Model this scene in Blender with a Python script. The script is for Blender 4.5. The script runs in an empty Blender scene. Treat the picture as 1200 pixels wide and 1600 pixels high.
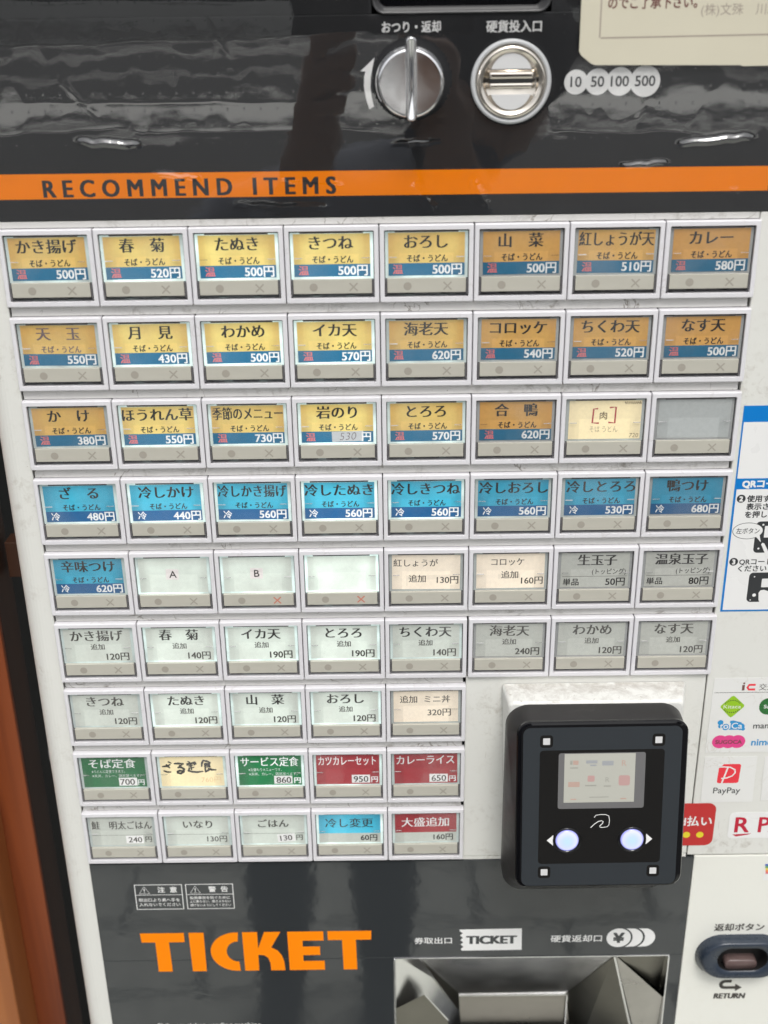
import bpy, bmesh, math, random
from mathutils import Vector, Matrix, noise
from mathutils.geometry import tessellate_polygon
random.seed(7)
R = math.radians
S = 0.001
ZH = 1.36            # height above ground of the top edge of the first button row
scene = bpy.context.scene
col = scene.collection

# ------------------------------------------------------------------ camera
cam = bpy.data.cameras.new('camera')
cam_o = bpy.data.objects.new('camera', cam)
col.objects.link(cam_o)
scene.camera = cam_o
RR = ((0.99990834, 0.01323354, -0.00286023), (-0.01324917, 0.91292581, -0.40791044), (-0.00278693, 0.40791095, 0.91301747))
cam_o.matrix_world = Matrix(((RR[0][0], -RR[1][0], -RR[2][0], 0.001983),
                             (RR[0][2], -RR[1][2], -RR[2][2], -0.499525),
                             (-RR[0][1], RR[1][1], RR[2][1], 1.452147),
                             (0, 0, 0, 1)))
cam.lens = 1850 / 1600 * 36
cam.sensor_width = 36
cam.clip_start = 0.01
cam.clip_end = 500
cam.dof.use_dof = True
cam.dof.focus_distance = 0.56
cam.dof.aperture_fstop = 9.0

# ------------------------------------------------------------------ world, sun, exposure
SUN_EL, SUN_AZ = R(58), R(172)
world = bpy.data.worlds.new("World")
scene.world = world
world.use_nodes = True
wn = world.node_tree.nodes; wl = world.node_tree.links
bg = wn['Background']
sky = wn.new('ShaderNodeTexSky')
sky.sky_type = 'NISHITA'; sky.sun_disc = False
sky.sun_elevation = SUN_EL; sky.sun_rotation = SUN_AZ
sky.dust_density = 4.0; sky.air_density = 1.0
hsv = wn.new('ShaderNodeHueSaturation'); hsv.inputs['Saturation'].default_value = 0.14
wl.new(sky.outputs[0], hsv.inputs['Color']); wl.new(hsv.outputs[0], bg.inputs['Color'])
bg.inputs['Strength'].default_value = 0.12
sun = bpy.data.lights.new('sun', 'SUN'); sun.energy = 1.0; sun.angle = R(18); sun.color = (1, .97, .92)
sun_o = bpy.data.objects.new('sun', sun); col.objects.link(sun_o)
sun_o.rotation_euler = Vector((math.sin(SUN_AZ) * math.cos(SUN_EL), math.cos(SUN_AZ) * math.cos(SUN_EL), math.sin(SUN_EL))).to_track_quat('Z', 'Y').to_euler()
scene.view_settings.view_transform = 'Standard'
scene.view_settings.look = 'None'
scene.view_settings.exposure = 0.56
scene.view_settings.gamma = 1.0
EM = 1.0 / (2 ** scene.view_settings.exposure)
scene.cycles.max_bounces = 8
scene.cycles.transparent_max_bounces = 12

# ------------------------------------------------------------------ materials
def nodes_of(name):
    m = bpy.data.materials.new(name); m.use_nodes = True
    return m, m.node_tree.nodes, m.node_tree.links, m.node_tree.nodes['Principled BSDF']

def math_node(n, l, op, a, b=None, clamp=False):
    q = n.new('ShaderNodeMath'); q.operation = op; q.use_clamp = clamp
    for i, v in enumerate((a, b)):
        if v is None: continue
        if isinstance(v, (int, float)): q.inputs[i].default_value = v
        else: l.new(v, q.inputs[i])
    return q.outputs[0]

def simple(name, c, rough=.5, metal=0., var=0., scale=60., bump=0., spec=.5, coat=0.):
    m, n, l, p = nodes_of(name)
    p.inputs['Base Color'].default_value = (*c, 1)
    p.inputs['Roughness'].default_value = rough
    p.inputs['Metallic'].default_value = metal
    p.inputs['Specular IOR Level'].default_value = spec
    p.inputs['Coat Weight'].default_value = coat
    p.inputs['Coat Roughness'].default_value = .05
    if var or bump:
        tc = n.new('ShaderNodeTexCoord'); tx = n.new('ShaderNodeTexNoise'); tx.inputs['Scale'].default_value = scale
        tx.inputs['Detail'].default_value = 6
        l.new(tc.outputs['Object'], tx.inputs['Vector'])
        if var:
            mx = n.new('ShaderNodeMix'); mx.data_type = 'RGBA'
            mx.inputs['A'].default_value = (*[v * (1 - var) for v in c], 1)
            mx.inputs['B'].default_value = (*[min(1, v * (1 + var)) for v in c], 1)
            l.new(tx.outputs['Fac'], mx.inputs['Factor']); l.new(mx.outputs['Result'], p.inputs['Base Color'])
            mr = n.new('ShaderNodeMapRange'); mr.inputs['To Min'].default_value = max(.02, rough - .1); mr.inputs['To Max'].default_value = rough + .12
            l.new(tx.outputs['Fac'], mr.inputs['Value']); l.new(mr.outputs[0], p.inputs['Roughness'])
        if bump:
            b = n.new('ShaderNodeBump'); b.inputs['Distance'].default_value = bump; b.inputs['Strength'].default_value = 1
            l.new(tx.outputs['Fac'], b.inputs['Height']); l.new(b.outputs[0], p.inputs['Normal'])
    return m

def grimy(name, c, dirt=(.30, .26, .21), amount=.5, rough=.38, seed=0., scratch=.5, top_dirt=0., rings=1.):
    """painted or moulded white surface with smears, ring-shaped wipe marks, specks and fine scratches"""
    m, n, l, p = nodes_of(name)
    tc = n.new('ShaderNodeTexCoord')
    mp = n.new('ShaderNodeMapping'); mp.inputs['Location'].default_value = (seed, seed * .7, seed * 1.3)
    geo = n.new('ShaderNodeNewGeometry'); l.new(geo.outputs['Position'], mp.inputs['Vector'])
    def nz(scale, det=5, dist=0., rgh=.55):
        t = n.new('ShaderNodeTexNoise'); t.inputs['Scale'].default_value = scale; t.inputs['Detail'].default_value = det
        t.inputs['Roughness'].default_value = rgh; t.inputs['Distortion'].default_value = dist
        l.new(mp.outputs[0], t.inputs['Vector']); return t.outputs['Fac']
    def ramp(v, a, b, inv=False):
        r = n.new('ShaderNodeMapRange'); r.inputs['From Min'].default_value = a; r.inputs['From Max'].default_value = b
        if inv: r.inputs['To Min'].default_value = 1; r.inputs['To Max'].default_value = 0
        l.new(v, r.inputs['Value']); return r.outputs[0]
    big = ramp(nz(22, 4), .5, .72)                       # where the surface is grubby
    fine = ramp(nz(230, 7, .6, .7), .5, .68)             # mottled film of dust
    ring = math_node(n, l, 'ABSOLUTE', math_node(n, l, 'SUBTRACT', nz(75, 3, 1.2), .5))
    ring = ramp(ring, .0, .02, True)                    # thin contour lines: dried wipe marks
    patch = ramp(nz(40, 2), .56, .62)
    speck = ramp(nz(900, 2, 0, .5), .74, .78)
    mp2 = n.new('ShaderNodeMapping'); mp2.inputs['Scale'].default_value = (900, 900, 60); mp2.inputs['Rotation'].default_value = (0, R(24), 0)
    l.new(mp.outputs[0], mp2.inputs['Vector'])
    t = n.new('ShaderNodeTexNoise'); t.inputs['Scale'].default_value = 1; t.inputs['Detail'].default_value = 2; l.new(mp2.outputs[0], t.inputs['Vector'])
    scr = math_node(n, l, 'MULTIPLY', ramp(t.outputs['Fac'], .70, .76), ramp(nz(60, 2), .52, .6))
    a = math_node(n, l, 'MULTIPLY', big, fine)
    a = math_node(n, l, 'MULTIPLY', a, .75 * amount)
    b = math_node(n, l, 'MULTIPLY', math_node(n, l, 'MULTIPLY', ring, patch), .75 * amount * rings)
    c2 = math_node(n, l, 'MULTIPLY', speck, .6 * amount)
    d = math_node(n, l, 'MULTIPLY', scr, .6 * scratch)
    f = math_node(n, l, 'MAXIMUM', math_node(n, l, 'MAXIMUM', a, b), math_node(n, l, 'MAXIMUM', c2, d), True)
    if top_dirt:
        sp = n.new('ShaderNodeSeparateXYZ'); l.new(geo.outputs['Normal'], sp.inputs[0])
        up = ramp(sp.outputs['Z'], .5, .85)
        yb = n.new('ShaderNodeSeparateXYZ'); l.new(geo.outputs['Position'], yb.inputs[0])
        deep = ramp(yb.outputs['Y'], -.014, .001)
        tt = math_node(n, l, 'MULTIPLY', math_node(n, l, 'MULTIPLY', ramp(math_node(n, l, 'ADD', nz(90, 8, .4, .75), math_node(n, l, 'MULTIPLY', deep, .16)), .50, .72), up), .8)
        tt2 = math_node(n, l, 'MULTIPLY', ramp(nz(420, 4, .4, .7), .60, .70), up)
        f = math_node(n, l, 'MAXIMUM', f, math_node(n, l, 'MULTIPLY', math_node(n, l, 'MAXIMUM', tt, tt2), top_dirt), True)
    tone = n.new('ShaderNodeMix'); tone.data_type = 'RGBA'
    tone.inputs['A'].default_value = (*[v * .94 for v in c], 1); tone.inputs['B'].default_value = (*c, 1)
    l.new(nz(9, 3), tone.inputs['Factor'])
    mx = n.new('ShaderNodeMix'); mx.data_type = 'RGBA'; mx.inputs['B'].default_value = (*dirt, 1)
    l.new(tone.outputs['Result'], mx.inputs['A']); l.new(f, mx.inputs['Factor'])
    l.new(mx.outputs['Result'], p.inputs['Base Color'])
    rr = n.new('ShaderNodeMapRange'); rr.inputs['To Min'].default_value = rough; rr.inputs['To Max'].default_value = .75
    l.new(f, rr.inputs['Value']); l.new(rr.outputs[0], p.inputs['Roughness'])
    bp = n.new('ShaderNodeBump'); bp.inputs['Distance'].default_value = .00012; bp.inputs['Strength'].default_value = .5
    l.new(nz(300, 3), bp.inputs['Height']); l.new(bp.outputs[0], p.inputs['Normal'])
    return m

def backlit(name, base, em, tex=.25):
    """printed translucent insert: diffuse print plus the light of the lamp behind it, set per object by 'glow'"""
    m, n, l, p = nodes_of(name)
    tc = n.new('ShaderNodeTexCoord')
    at = n.new('ShaderNodeAttribute'); at.attribute_type = 'OBJECT'; at.attribute_name = 'glow'
    oi = n.new('ShaderNodeObjectInfo')
    mp = n.new('ShaderNodeVectorMath'); mp.operation = 'ADD'
    cx = n.new('ShaderNodeCombineXYZ'); l.new(math_node(n, l, 'MULTIPLY', oi.outputs['Random'], 9.), cx.inputs['X'])
    l.new(tc.outputs['Object'], mp.inputs[0]); l.new(cx.outputs[0], mp.inputs[1])
    t = n.new('ShaderNodeTexNoise'); t.inputs['Scale'].default_value = 70; t.inputs['Detail'].default_value = 4
    l.new(mp.outputs[0], t.inputs['Vector'])
    t2 = n.new('ShaderNodeTexNoise'); t2.inputs['Scale'].default_value = 600; t2.inputs['Detail'].default_value = 3
    l.new(mp.outputs[0], t2.inputs['Vector'])
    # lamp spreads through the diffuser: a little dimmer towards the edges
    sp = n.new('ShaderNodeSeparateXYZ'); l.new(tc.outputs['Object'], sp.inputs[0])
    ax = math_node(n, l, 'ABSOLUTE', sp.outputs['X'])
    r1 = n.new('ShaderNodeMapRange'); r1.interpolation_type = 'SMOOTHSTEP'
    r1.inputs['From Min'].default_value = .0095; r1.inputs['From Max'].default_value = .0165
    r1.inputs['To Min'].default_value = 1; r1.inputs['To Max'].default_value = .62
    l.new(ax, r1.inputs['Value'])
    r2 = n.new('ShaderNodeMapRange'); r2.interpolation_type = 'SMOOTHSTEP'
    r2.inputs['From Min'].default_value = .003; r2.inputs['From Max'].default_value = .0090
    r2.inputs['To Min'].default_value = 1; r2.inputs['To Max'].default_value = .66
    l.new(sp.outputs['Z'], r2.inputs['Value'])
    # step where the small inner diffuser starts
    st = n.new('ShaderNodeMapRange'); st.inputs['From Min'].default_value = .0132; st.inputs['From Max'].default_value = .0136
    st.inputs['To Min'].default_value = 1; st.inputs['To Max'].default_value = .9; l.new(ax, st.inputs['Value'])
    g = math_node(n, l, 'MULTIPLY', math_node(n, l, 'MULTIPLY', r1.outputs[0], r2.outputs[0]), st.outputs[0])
    nr = n.new('ShaderNodeMapRange'); nr.inputs['From Min'].default_value = .3; nr.inputs['From Max'].default_value = .7
    nr.inputs['To Min'].default_value = 1 - tex; nr.inputs['To Max'].default_value = 1 + tex; l.new(t.outputs['Fac'], nr.inputs['Value'])
    g = math_node(n, l, 'MULTIPLY', g, nr.outputs[0])
    g = math_node(n, l, 'MULTIPLY', g, at.outputs['Fac'])
    g = math_node(n, l, 'MULTIPLY', g, EM)
    p.inputs['Emission Color'].default_value = (*em, 1)
    l.new(g, p.inputs['Emission Strength'])
    mx = n.new('ShaderNodeMix'); mx.data_type = 'RGBA'
    mx.inputs['A'].default_value = (*[v * .86 for v in base], 1); mx.inputs['B'].default_value = (*[min(1, v * 1.1) for v in base], 1)
    l.new(t2.outputs['Fac'], mx.inputs['Factor'])
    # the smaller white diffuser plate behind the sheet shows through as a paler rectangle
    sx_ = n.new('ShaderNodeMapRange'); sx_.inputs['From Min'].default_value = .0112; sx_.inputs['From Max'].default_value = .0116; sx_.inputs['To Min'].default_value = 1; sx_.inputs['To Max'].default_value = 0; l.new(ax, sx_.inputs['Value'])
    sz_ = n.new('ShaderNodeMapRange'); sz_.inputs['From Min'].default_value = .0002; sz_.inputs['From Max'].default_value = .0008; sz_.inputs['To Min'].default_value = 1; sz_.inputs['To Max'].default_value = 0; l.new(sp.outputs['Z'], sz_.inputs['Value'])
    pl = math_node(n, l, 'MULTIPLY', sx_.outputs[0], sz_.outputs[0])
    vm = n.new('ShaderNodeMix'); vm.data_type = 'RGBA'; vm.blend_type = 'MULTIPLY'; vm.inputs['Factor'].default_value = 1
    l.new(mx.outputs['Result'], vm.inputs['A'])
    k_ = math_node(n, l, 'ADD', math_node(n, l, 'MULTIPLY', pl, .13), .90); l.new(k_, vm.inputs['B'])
    l.new(vm.outputs['Result'], p.inputs['Base Color'])
    p.inputs['Roughness'].default_value = .42
    return m

def clear(name, tint=(1, 1, 1), ior=1.5, rough=.02, bump=None, haze=0., gain=1.0, haze_c=(.7, .7, .7), cells=False):
    """thin clear plastic: see-through, mirror-like by Fresnel, with an optional faint haze"""
    m, n, l, p = nodes_of(name); n.remove(p)
    out = n['Material Output']
    tr = n.new('ShaderNodeBsdfTransparent'); tr.inputs[0].default_value = (*tint, 1)
    gl = n.new('ShaderNodeBsdfGlossy'); gl.inputs['Roughness'].default_value = rough
    fr = n.new('ShaderNodeLayerWeight'); fr.inputs['Blend'].default_value = .5      # facing term, the same from both sides of the sheet
    mx = n.new('ShaderNodeMixShader')
    f0 = 2 * ((ior - 1) / (ior + 1)) ** 2                                          # two faces of a thin sheet
    fac = math_node(n, l, 'MULTIPLY', math_node(n, l, 'ADD', math_node(n, l, 'MULTIPLY', math_node(n, l, 'POWER', fr.outputs['Facing'], 5.), 1 - f0), f0), gain, True)
    l.new(fac, mx.inputs[0]); l.new(tr.outputs[0], mx.inputs[1]); l.new(gl.outputs[0], mx.inputs[2])
    last = mx.outputs[0]
    tc = n.new('ShaderNodeTexCoord')
    if haze:
        df = n.new('ShaderNodeBsdfDiffuse'); df.inputs[0].default_value = (*haze_c, 1)
        m2 = n.new('ShaderNodeMixShader')
        t = n.new('ShaderNodeTexNoise'); t.inputs['Scale'].default_value = 35; t.inputs['Detail'].default_value = 6; t.inputs['Distortion'].default_value = 1
        oi = n.new('ShaderNodeObjectInfo'); va = n.new('ShaderNodeVectorMath'); va.operation = 'ADD'; l.new(tc.outputs['Object'], va.inputs[0]); l.new(oi.outputs['Random'], va.inputs[1])
        l.new(va.outputs[0], t.inputs['Vector'])
        r = n.new('ShaderNodeMapRange'); r.inputs['From Min'].default_value = .35; r.inputs['From Max'].default_value = .75; r.inputs['To Max'].default_value = haze
        l.new(t.outputs['Fac'], r.inputs['Value']); l.new(r.outputs[0], m2.inputs[0])
        l.new(last, m2.inputs[1]); l.new(df.outputs[0], m2.inputs[2]); last = m2.outputs[0]
    if bump:
        h = None
        for sc, dist, det in bump:
            t = n.new('ShaderNodeTexNoise'); t.inputs['Scale'].default_value = sc; t.inputs['Detail'].default_value = det
            l.new(tc.outputs['Object'], t.inputs['Vector'])
            q = math_node(n, l, 'MULTIPLY', t.outputs['Fac'], dist)
            h = q if h is None else math_node(n, l, 'ADD', h, q)
        if cells:      # shallow bubbles with sharp borders, and the row-and-column embossing of the film
            mp = n.new('ShaderNodeMapping'); mp.inputs['Scale'].default_value = (1, 1, .55); l.new(tc.outputs['Object'], mp.inputs['Vector'])
            for sc, amp, rnd_ in ((95, .000032, 1.), (150, .0, 0.)):
                v = n.new('ShaderNodeTexVoronoi'); v.inputs['Scale'].default_value = sc; v.inputs['Randomness'].default_value = rnd_
                l.new((mp if rnd_ else tc).outputs[0 if rnd_ else 'Object'], v.inputs['Vector'])
                if rnd_: q = math_node(n, l, 'MULTIPLY', v.outputs['Distance'], amp)
                else:
                    r_ = n.new('ShaderNodeMapRange'); r_.interpolation_type = 'SMOOTHSTEP'; r_.inputs['From Min'].default_value = .05; r_.inputs['From Max'].default_value = .16
                    r_.inputs['To Min'].default_value = .00002; r_.inputs['To Max'].default_value = 0; l.new(v.outputs['Distance'], r_.inputs['Value']); q = r_.outputs[0]
                h = math_node(n, l, 'ADD', h, q)
        b = n.new('ShaderNodeBump'); b.inputs['Distance'].default_value = 1; b.inputs['Strength'].default_value = 1
        l.new(h, b.inputs['Height']); l.new(b.outputs[0], gl.inputs['Normal']); l.new(b.outputs[0], fr.inputs['Normal'])
    l.new(last, out.inputs['Surface'])
    return m

def lamp(name, c, s):
    m, n, l, p = nodes_of(name)
    p.inputs['Base Color'].default_value = (*c, 1)
    p.inputs['Emission Color'].default_value = (*c, 1); p.inputs['Emission Strength'].default_value = s * EM
    p.inputs['Roughness'].default_value = .3
    return m

M = {}
M['bezel'] = grimy('bezel plastic', (.71, .70, .725), amount=.25, rough=.34, seed=3, scratch=.2)
M['rail'] = grimy('rail plastic', (.66, .65, .63), dirt=(.20, .18, .15), amount=1.3, rough=.42, seed=11, scratch=.5)
M['shell'] = grimy('shell paint', (.72, .72, .68), dirt=(.30, .26, .20), amount=.9, rough=.33, seed=5, scratch=.8, rings=.12)
M['shell_low'] = grimy('lower shell paint', (.80, .80, .74), dirt=(.5, .46, .32), amount=.25, rough=.3, seed=8, scratch=.15, rings=.1)
M['mount'] = grimy('mount paint', (.72, .72, .69), dirt=(.17, .125, .085), amount=.45, rough=.42, seed=21, scratch=.5, top_dirt=.6, rings=.2)
M['black'] = simple('black recess', (.012, .012, .012), .6)
M['housing'] = simple('dark grey housing', (.07, .068, .072), .35, var=.25, scale=300)
M['smoke'] = simple('grey clear plastic edge', (.13, .125, .13), .15, var=.35, scale=500)
M['strip'] = simple('beige indicator strip', (.47, .455, .395), .30, var=.07, scale=140, bump=.00003)
M['mark'] = simple('dim indicator mark', (.34, .315, .27), .5)
M['redlit'] = lamp('lit red cross', (1., .16, .09), .26)
M['cover'] = clear('clear button cover', (1, 1, 1), 1.45, .03, bump=((90, .00005, 2),), haze=.11)  # reflected glare painted on as a patchy pale haze
M['glint'] = clear('painted glint tab', (.9, .9, .9), 1.5, .2, haze=.8, haze_c=(.8, .8, .8))  # small reflections off the tabs, painted as a whitish haze
M['ink'] = simple('black ink', (.020, .018, .017), .5, var=.3, scale=400)
M['ink_fade'] = simple('faded ink', (.16, .115, .12), .5, var=.3, scale=400)
M['ink_grey'] = simple('grey brown ink', (.045, .040, .034), .5, var=.3, scale=400)
M['pen'] = simple('pen ink', (.12, .075, .035), .6, var=.3, scale=500)
M['price_w'] = backlit('white price print', (.70, .72, .72), (.5, .5, .5), .05)
M['price_faint'] = simple('faint orange pencil', (.80, .55, .28), .6)
M['heat'] = backlit('pale red print', (.62, .17, .17), (.35, .10, .10), .2)
M['patch'] = simple('white paper patch', (.97, .96, .95), .55, var=.06)
M['patch2'] = backlit('pinkish paper patch', (.74, .71, .69), (.25, .22, .22), .1)
M['tapepatch'] = simple('grey blank patch', (.66, .70, .73), .4, var=.06, scale=200)
M['yellow'] = backlit('yellow print', (.60, .31, .085), (.50, .56, .19))
M['blue'] = backlit('blue band print', (.022, .125, .22), (.002, .10, .20), .15)
M['sky'] = backlit('light blue print', (.028, .25, .40), (.06, .46, .58))
M['navy'] = backlit('dark blue band print', (.018, .095, .22), (.002, .08, .22), .15)
M['white'] = backlit('white print', (.50, .51, .47), (.49, .59, .52))
M['paper'] = backlit('cream paper', (.78, .66, .43), (.32, .28, .15), .12)
M['paper2'] = backlit('pale cream paper', (.80, .70, .57), (.30, .27, .22), .12)
M['green'] = backlit('green print', (.012, .13, .045), (.004, .13, .04))
M['red'] = backlit('red print', (.36, .026, .036), (.12, .008, .012), .15)
M['empty'] = backlit('blank grey insert', (.44, .465, .46), (.3, .33, .33), .15)
M['rim'] = backlit('light guide rim', (.36, .37, .37), (1.15, 1.5, 1.4), .5)
M['line'] = simple('fine grey rule', (.12, .115, .10), .5)
M['print_w'] = simple('white print', (.80, .80, .79), .4)
M['print_d'] = simple('dark print', (.03, .032, .035), .4)
M['orange'] = simple('orange print', (1.0, .255, .001), .4, var=.04, scale=30, spec=.12)
M['white_px'] = simple('white plastic', (.60, .60, .60), .35)

def ground_mat():
    m, n, l, p = nodes_of('stone paving')
    return m

# dark glossy panel (acrylic), faint print tone
def panel_mat(name, c, rough, dist):
    m, n, l, p = nodes_of(name)
    p.inputs['Base Color'].default_value = (*c, 1); p.inputs['Roughness'].default_value = rough
    p.inputs['Specular IOR Level'].default_value = .75
    tc = n.new('ShaderNodeTexCoord')
    t = n.new('ShaderNodeTexNoise'); t.inputs['Scale'].default_value = 55; t.inputs['Detail'].default_value = 3
    l.new(tc.outputs['Object'], t.inputs['Vector'])
    t2 = n.new('ShaderNodeTexNoise'); t2.inputs['Scale'].default_value = 160; t2.inputs['Detail'].default_value = 2
    l.new(tc.outputs['Object'], t2.inputs['Vector'])
    h = math_node(n, l, 'ADD', math_node(n, l, 'MULTIPLY', t.outputs['Fac'], dist), math_node(n, l, 'MULTIPLY', t2.outputs['Fac'], dist * .22))
    b = n.new('ShaderNodeBump'); b.inputs['Distance'].default_value = 1; b.inputs['Strength'].default_value = 1
    l.new(h, b.inputs['Height']); l.new(b.outputs[0], p.inputs['Normal'])
    return m
M['panel_up'] = panel_mat('dark upper panel', (.021, .0215, .023), .25, .00005)
M['panel_up'].node_tree.nodes['Principled BSDF'].inputs['Specular IOR Level'].default_value = .3
M['panel_low'] = panel_mat('slate lower panel', (.034, .038, .041), .05, .00008)
M['panel_low'].node_tree.nodes['Principled BSDF'].inputs['Specular IOR Level'].default_value = .8
M['film'] = clear('clear vinyl film', (.97, .97, .97), 1.55, .015, bump=((60, .000016, 2), (200, .000003, 2)), haze=.004, gain=1.75, cells=True)
M['chrome'] = simple('chrome', (.92, .92, .94), .07, 1., var=.08, scale=150)
M['nickel'] = simple('warm nickel', (.80, .74, .66), .16, 1., var=.12, scale=200)
M['steel'] = simple('stainless steel', (.92, .91, .89), .22, 1., var=.12, scale=45, bump=.00004)
M['steel_m'] = simple('middling steel', (.55, .53, .50), .3, 1., var=.25, scale=60, bump=.00004)
M['steel_d'] = simple('dull dark steel', (.24, .23, .20), .3, 1., var=.25, scale=40, bump=.00003)
M['slotrim'] = simple('dark slot rim', (.05, .05, .052), .25)
M['greyring'] = simple('light grey ring', (.48, .49, .50), .35)
M['navyplastic'] = simple('navy plastic', (.024, .034, .052), .28, var=.15, scale=120)
M['redbutton'] = simple('dull red button', (.115, .078, .074), .22, 0., var=.6, scale=90)
M['blackplastic'] = simple('matt black plastic', (.016, .015, .015), .42, var=.3, scale=200)
M['blackgloss'] = simple('gloss black', (.004, .004, .005), .06)
M['glass_slate'] = simple('slate printed glass', (.030, .035, .040), .06, spec=.7)
M['glass_black'] = simple('black printed glass', (.008, .0075, .007), .06, spec=.7)
M['lcdframe'] = simple('grey display glass', (.15, .148, .150), .12)

def obj(name, me, mat, parent=None, loc=(0, 0, 0), local=False, **props):
    o = bpy.data.objects.new(name, me)
    if mat is not None:
        if len(me.materials) == 0: me.materials.append(mat)
    col.objects.link(o)
    place(o, parent, loc, local)
    for k, v in props.items(): o[k] = v
    return o
ABS = {}
def place(o, parent, loc, local=False):
    """loc in mm on the machine front: x right, y up from the first button row, z away from the viewer"""
    if local:
        o.location = (loc[0] * S, loc[2] * S, loc[1] * S)
    else:
        a = Vector((loc[0] * S, loc[2] * S, ZH + loc[1] * S)); ABS[o.name] = a
        o.location = a - (ABS[parent.name] if parent else Vector((0, 0, 0)))
    if parent: o.parent = parent
def empty(name, loc, label=None, category=None, **props):
    o = bpy.data.objects.new(name, None); o.empty_display_size = .02; col.objects.link(o); place(o, None, loc)
    if label: o['label'] = label
    if category: o['category'] = category
    for k, v in props.items(): o[k] = v
    return o
def tag(o, label=None, category=None, **p):
    if label: o['label'] = label
    if category: o['category'] = category
    for k, v in p.items(): o[k] = v
    return o

class MB:
    """mesh builder in mm; (x, y up, z into the machine)"""
    def __init__(s): s.bm = bmesh.new(); s.mats = []; s.mi = 0
    def use(s, mat):
        if mat not in s.mats: s.mats.append(mat)
        s.mi = s.mats.index(mat); return s
    def v(s, x, y, z): return s.bm.verts.new((x * S, z * S, y * S))
    def f(s, vs):
        try: q = s.bm.faces.new(vs)
        except ValueError: return None
        q.material_index = s.mi; return q
    def box(s, x0, x1, y0, y1, z0, z1, bev=0.):
        b2 = bmesh.new()
        vs = [b2.verts.new((x * S, z * S, y * S)) for x in (x0, x1) for y in (y0, y1) for z in (z0, z1)]
        for q in ((0, 1, 3, 2), (4, 6, 7, 5), (0, 4, 5, 1), (2, 3, 7, 6), (0, 2, 6, 4), (1, 5, 7, 3)): b2.faces.new([vs[i] for i in q])
        bmesh.ops.recalc_face_normals(b2, faces=b2.faces)
        if bev: bmesh.ops.bevel(b2, geom=b2.edges[:], offset=bev * S, segments=2, profile=.6, affect='EDGES')
        me = bpy.data.meshes.new('tmp'); b2.to_mesh(me); b2.free()
        n0 = len(s.bm.faces); s.bm.from_mesh(me); bpy.data.meshes.remove(me)
        s.bm.faces.ensure_lookup_table()
        for q in s.bm.faces[n0:]: q.material_index = s.mi
        return s
    def prism(s, pts, z0, z1=None):
        """flat outline (front at z0); with z1 it gets thickness"""
        fr = [s.v(x, y, z0) for x, y in pts]
        tri = tessellate_polygon([[Vector((x, y, 0)) for x, y in pts]])
        for t in tri: s.f([fr[i] for i in t])
        if z1 is not None:
            bk = [s.v(x, y, z1) for x, y in pts]; n = len(pts)
            for i in range(n): s.f([fr[i], fr[(i + 1) % n], bk[(i + 1) % n], bk[i]])
        return s
    def loft(s, loops, cap0=True, cap1=True):
        L = [[s.v(*p) for p in lp] for lp in loops]
        for a, b in zip(L, L[1:]):
            n = len(a)
            for i in range(n): s.f([a[i], a[(i + 1) % n], b[(i + 1) % n], b[i]])
        if cap0: s.f(L[0])
        if cap1: s.f(L[-1])
        return s
    def stroke(s, pts, w, z, closed=False):
        """a pen stroke of width w along pts"""
        n = len(pts); a = []; b = []
        for i, (x, y) in enumerate(pts):
            p0 = pts[i - 1] if (i or closed) else pts[0]; p1 = pts[(i + 1) % n] if (i < n - 1 or closed) else pts[-1]
            dx, dy = p1[0] - p0[0], p1[1] - p0[1]; q = math.hypot(dx, dy) or 1
            ww = w if not isinstance(w, (list, tuple)) else w[i]
            a.append(s.v(x - dy / q * ww / 2, y + dx / q * ww / 2, z)); b.append(s.v(x + dy / q * ww / 2, y - dx / q * ww / 2, z))
        for i in range(n if closed else n - 1):
            j = (i + 1) % n; s.f([a[i], a[j], b[j], b[i]])
        return s
    def mesh(s, name, smooth=False, recalc=True):
        if recalc: bmesh.ops.recalc_face_normals(s.bm, faces=s.bm.faces)
        me = bpy.data.meshes.new(name); s.bm.to_mesh(me); s.bm.free()
        for m in s.mats: me.materials.append(m)
        if smooth:
            for p in me.polygons: p.use_smooth = True
        return me

def rr(cx, cy, w, h, r, z=None, n=6):
    pts = []
    for (sx, sy, a0) in ((1, 1, 0), (-1, 1, 90), (-1, -1, 180), (1, -1, 270)):
        for i in range(n + 1):
            a = R(a0 + 90 * i / n)
            pts.append((cx + sx * (w / 2 - r) + r * math.cos(a), cy + sy * (h / 2 - r) + r * math.sin(a)))
    return pts if z is None else [(x, y, z) for x, y in pts]
def circ(cx, cy, r, n=40, z=None, ry=None):
    ry = ry or r
    p = [(cx + r * math.cos(2 * math.pi * i / n), cy + ry * math.sin(2 * math.pi * i / n)) for i in range(n)]
    return p if z is None else [(x, y, z) for x, y in p]
def arc(cx, cy, r, a0, a1, n=14, ry=None):
    return [(cx + r * math.cos(R(a0 + (a1 - a0) * i / n)), cy + (ry or r) * math.sin(R(a0 + (a1 - a0) * i / n))) for i in range(n + 1)]

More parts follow.
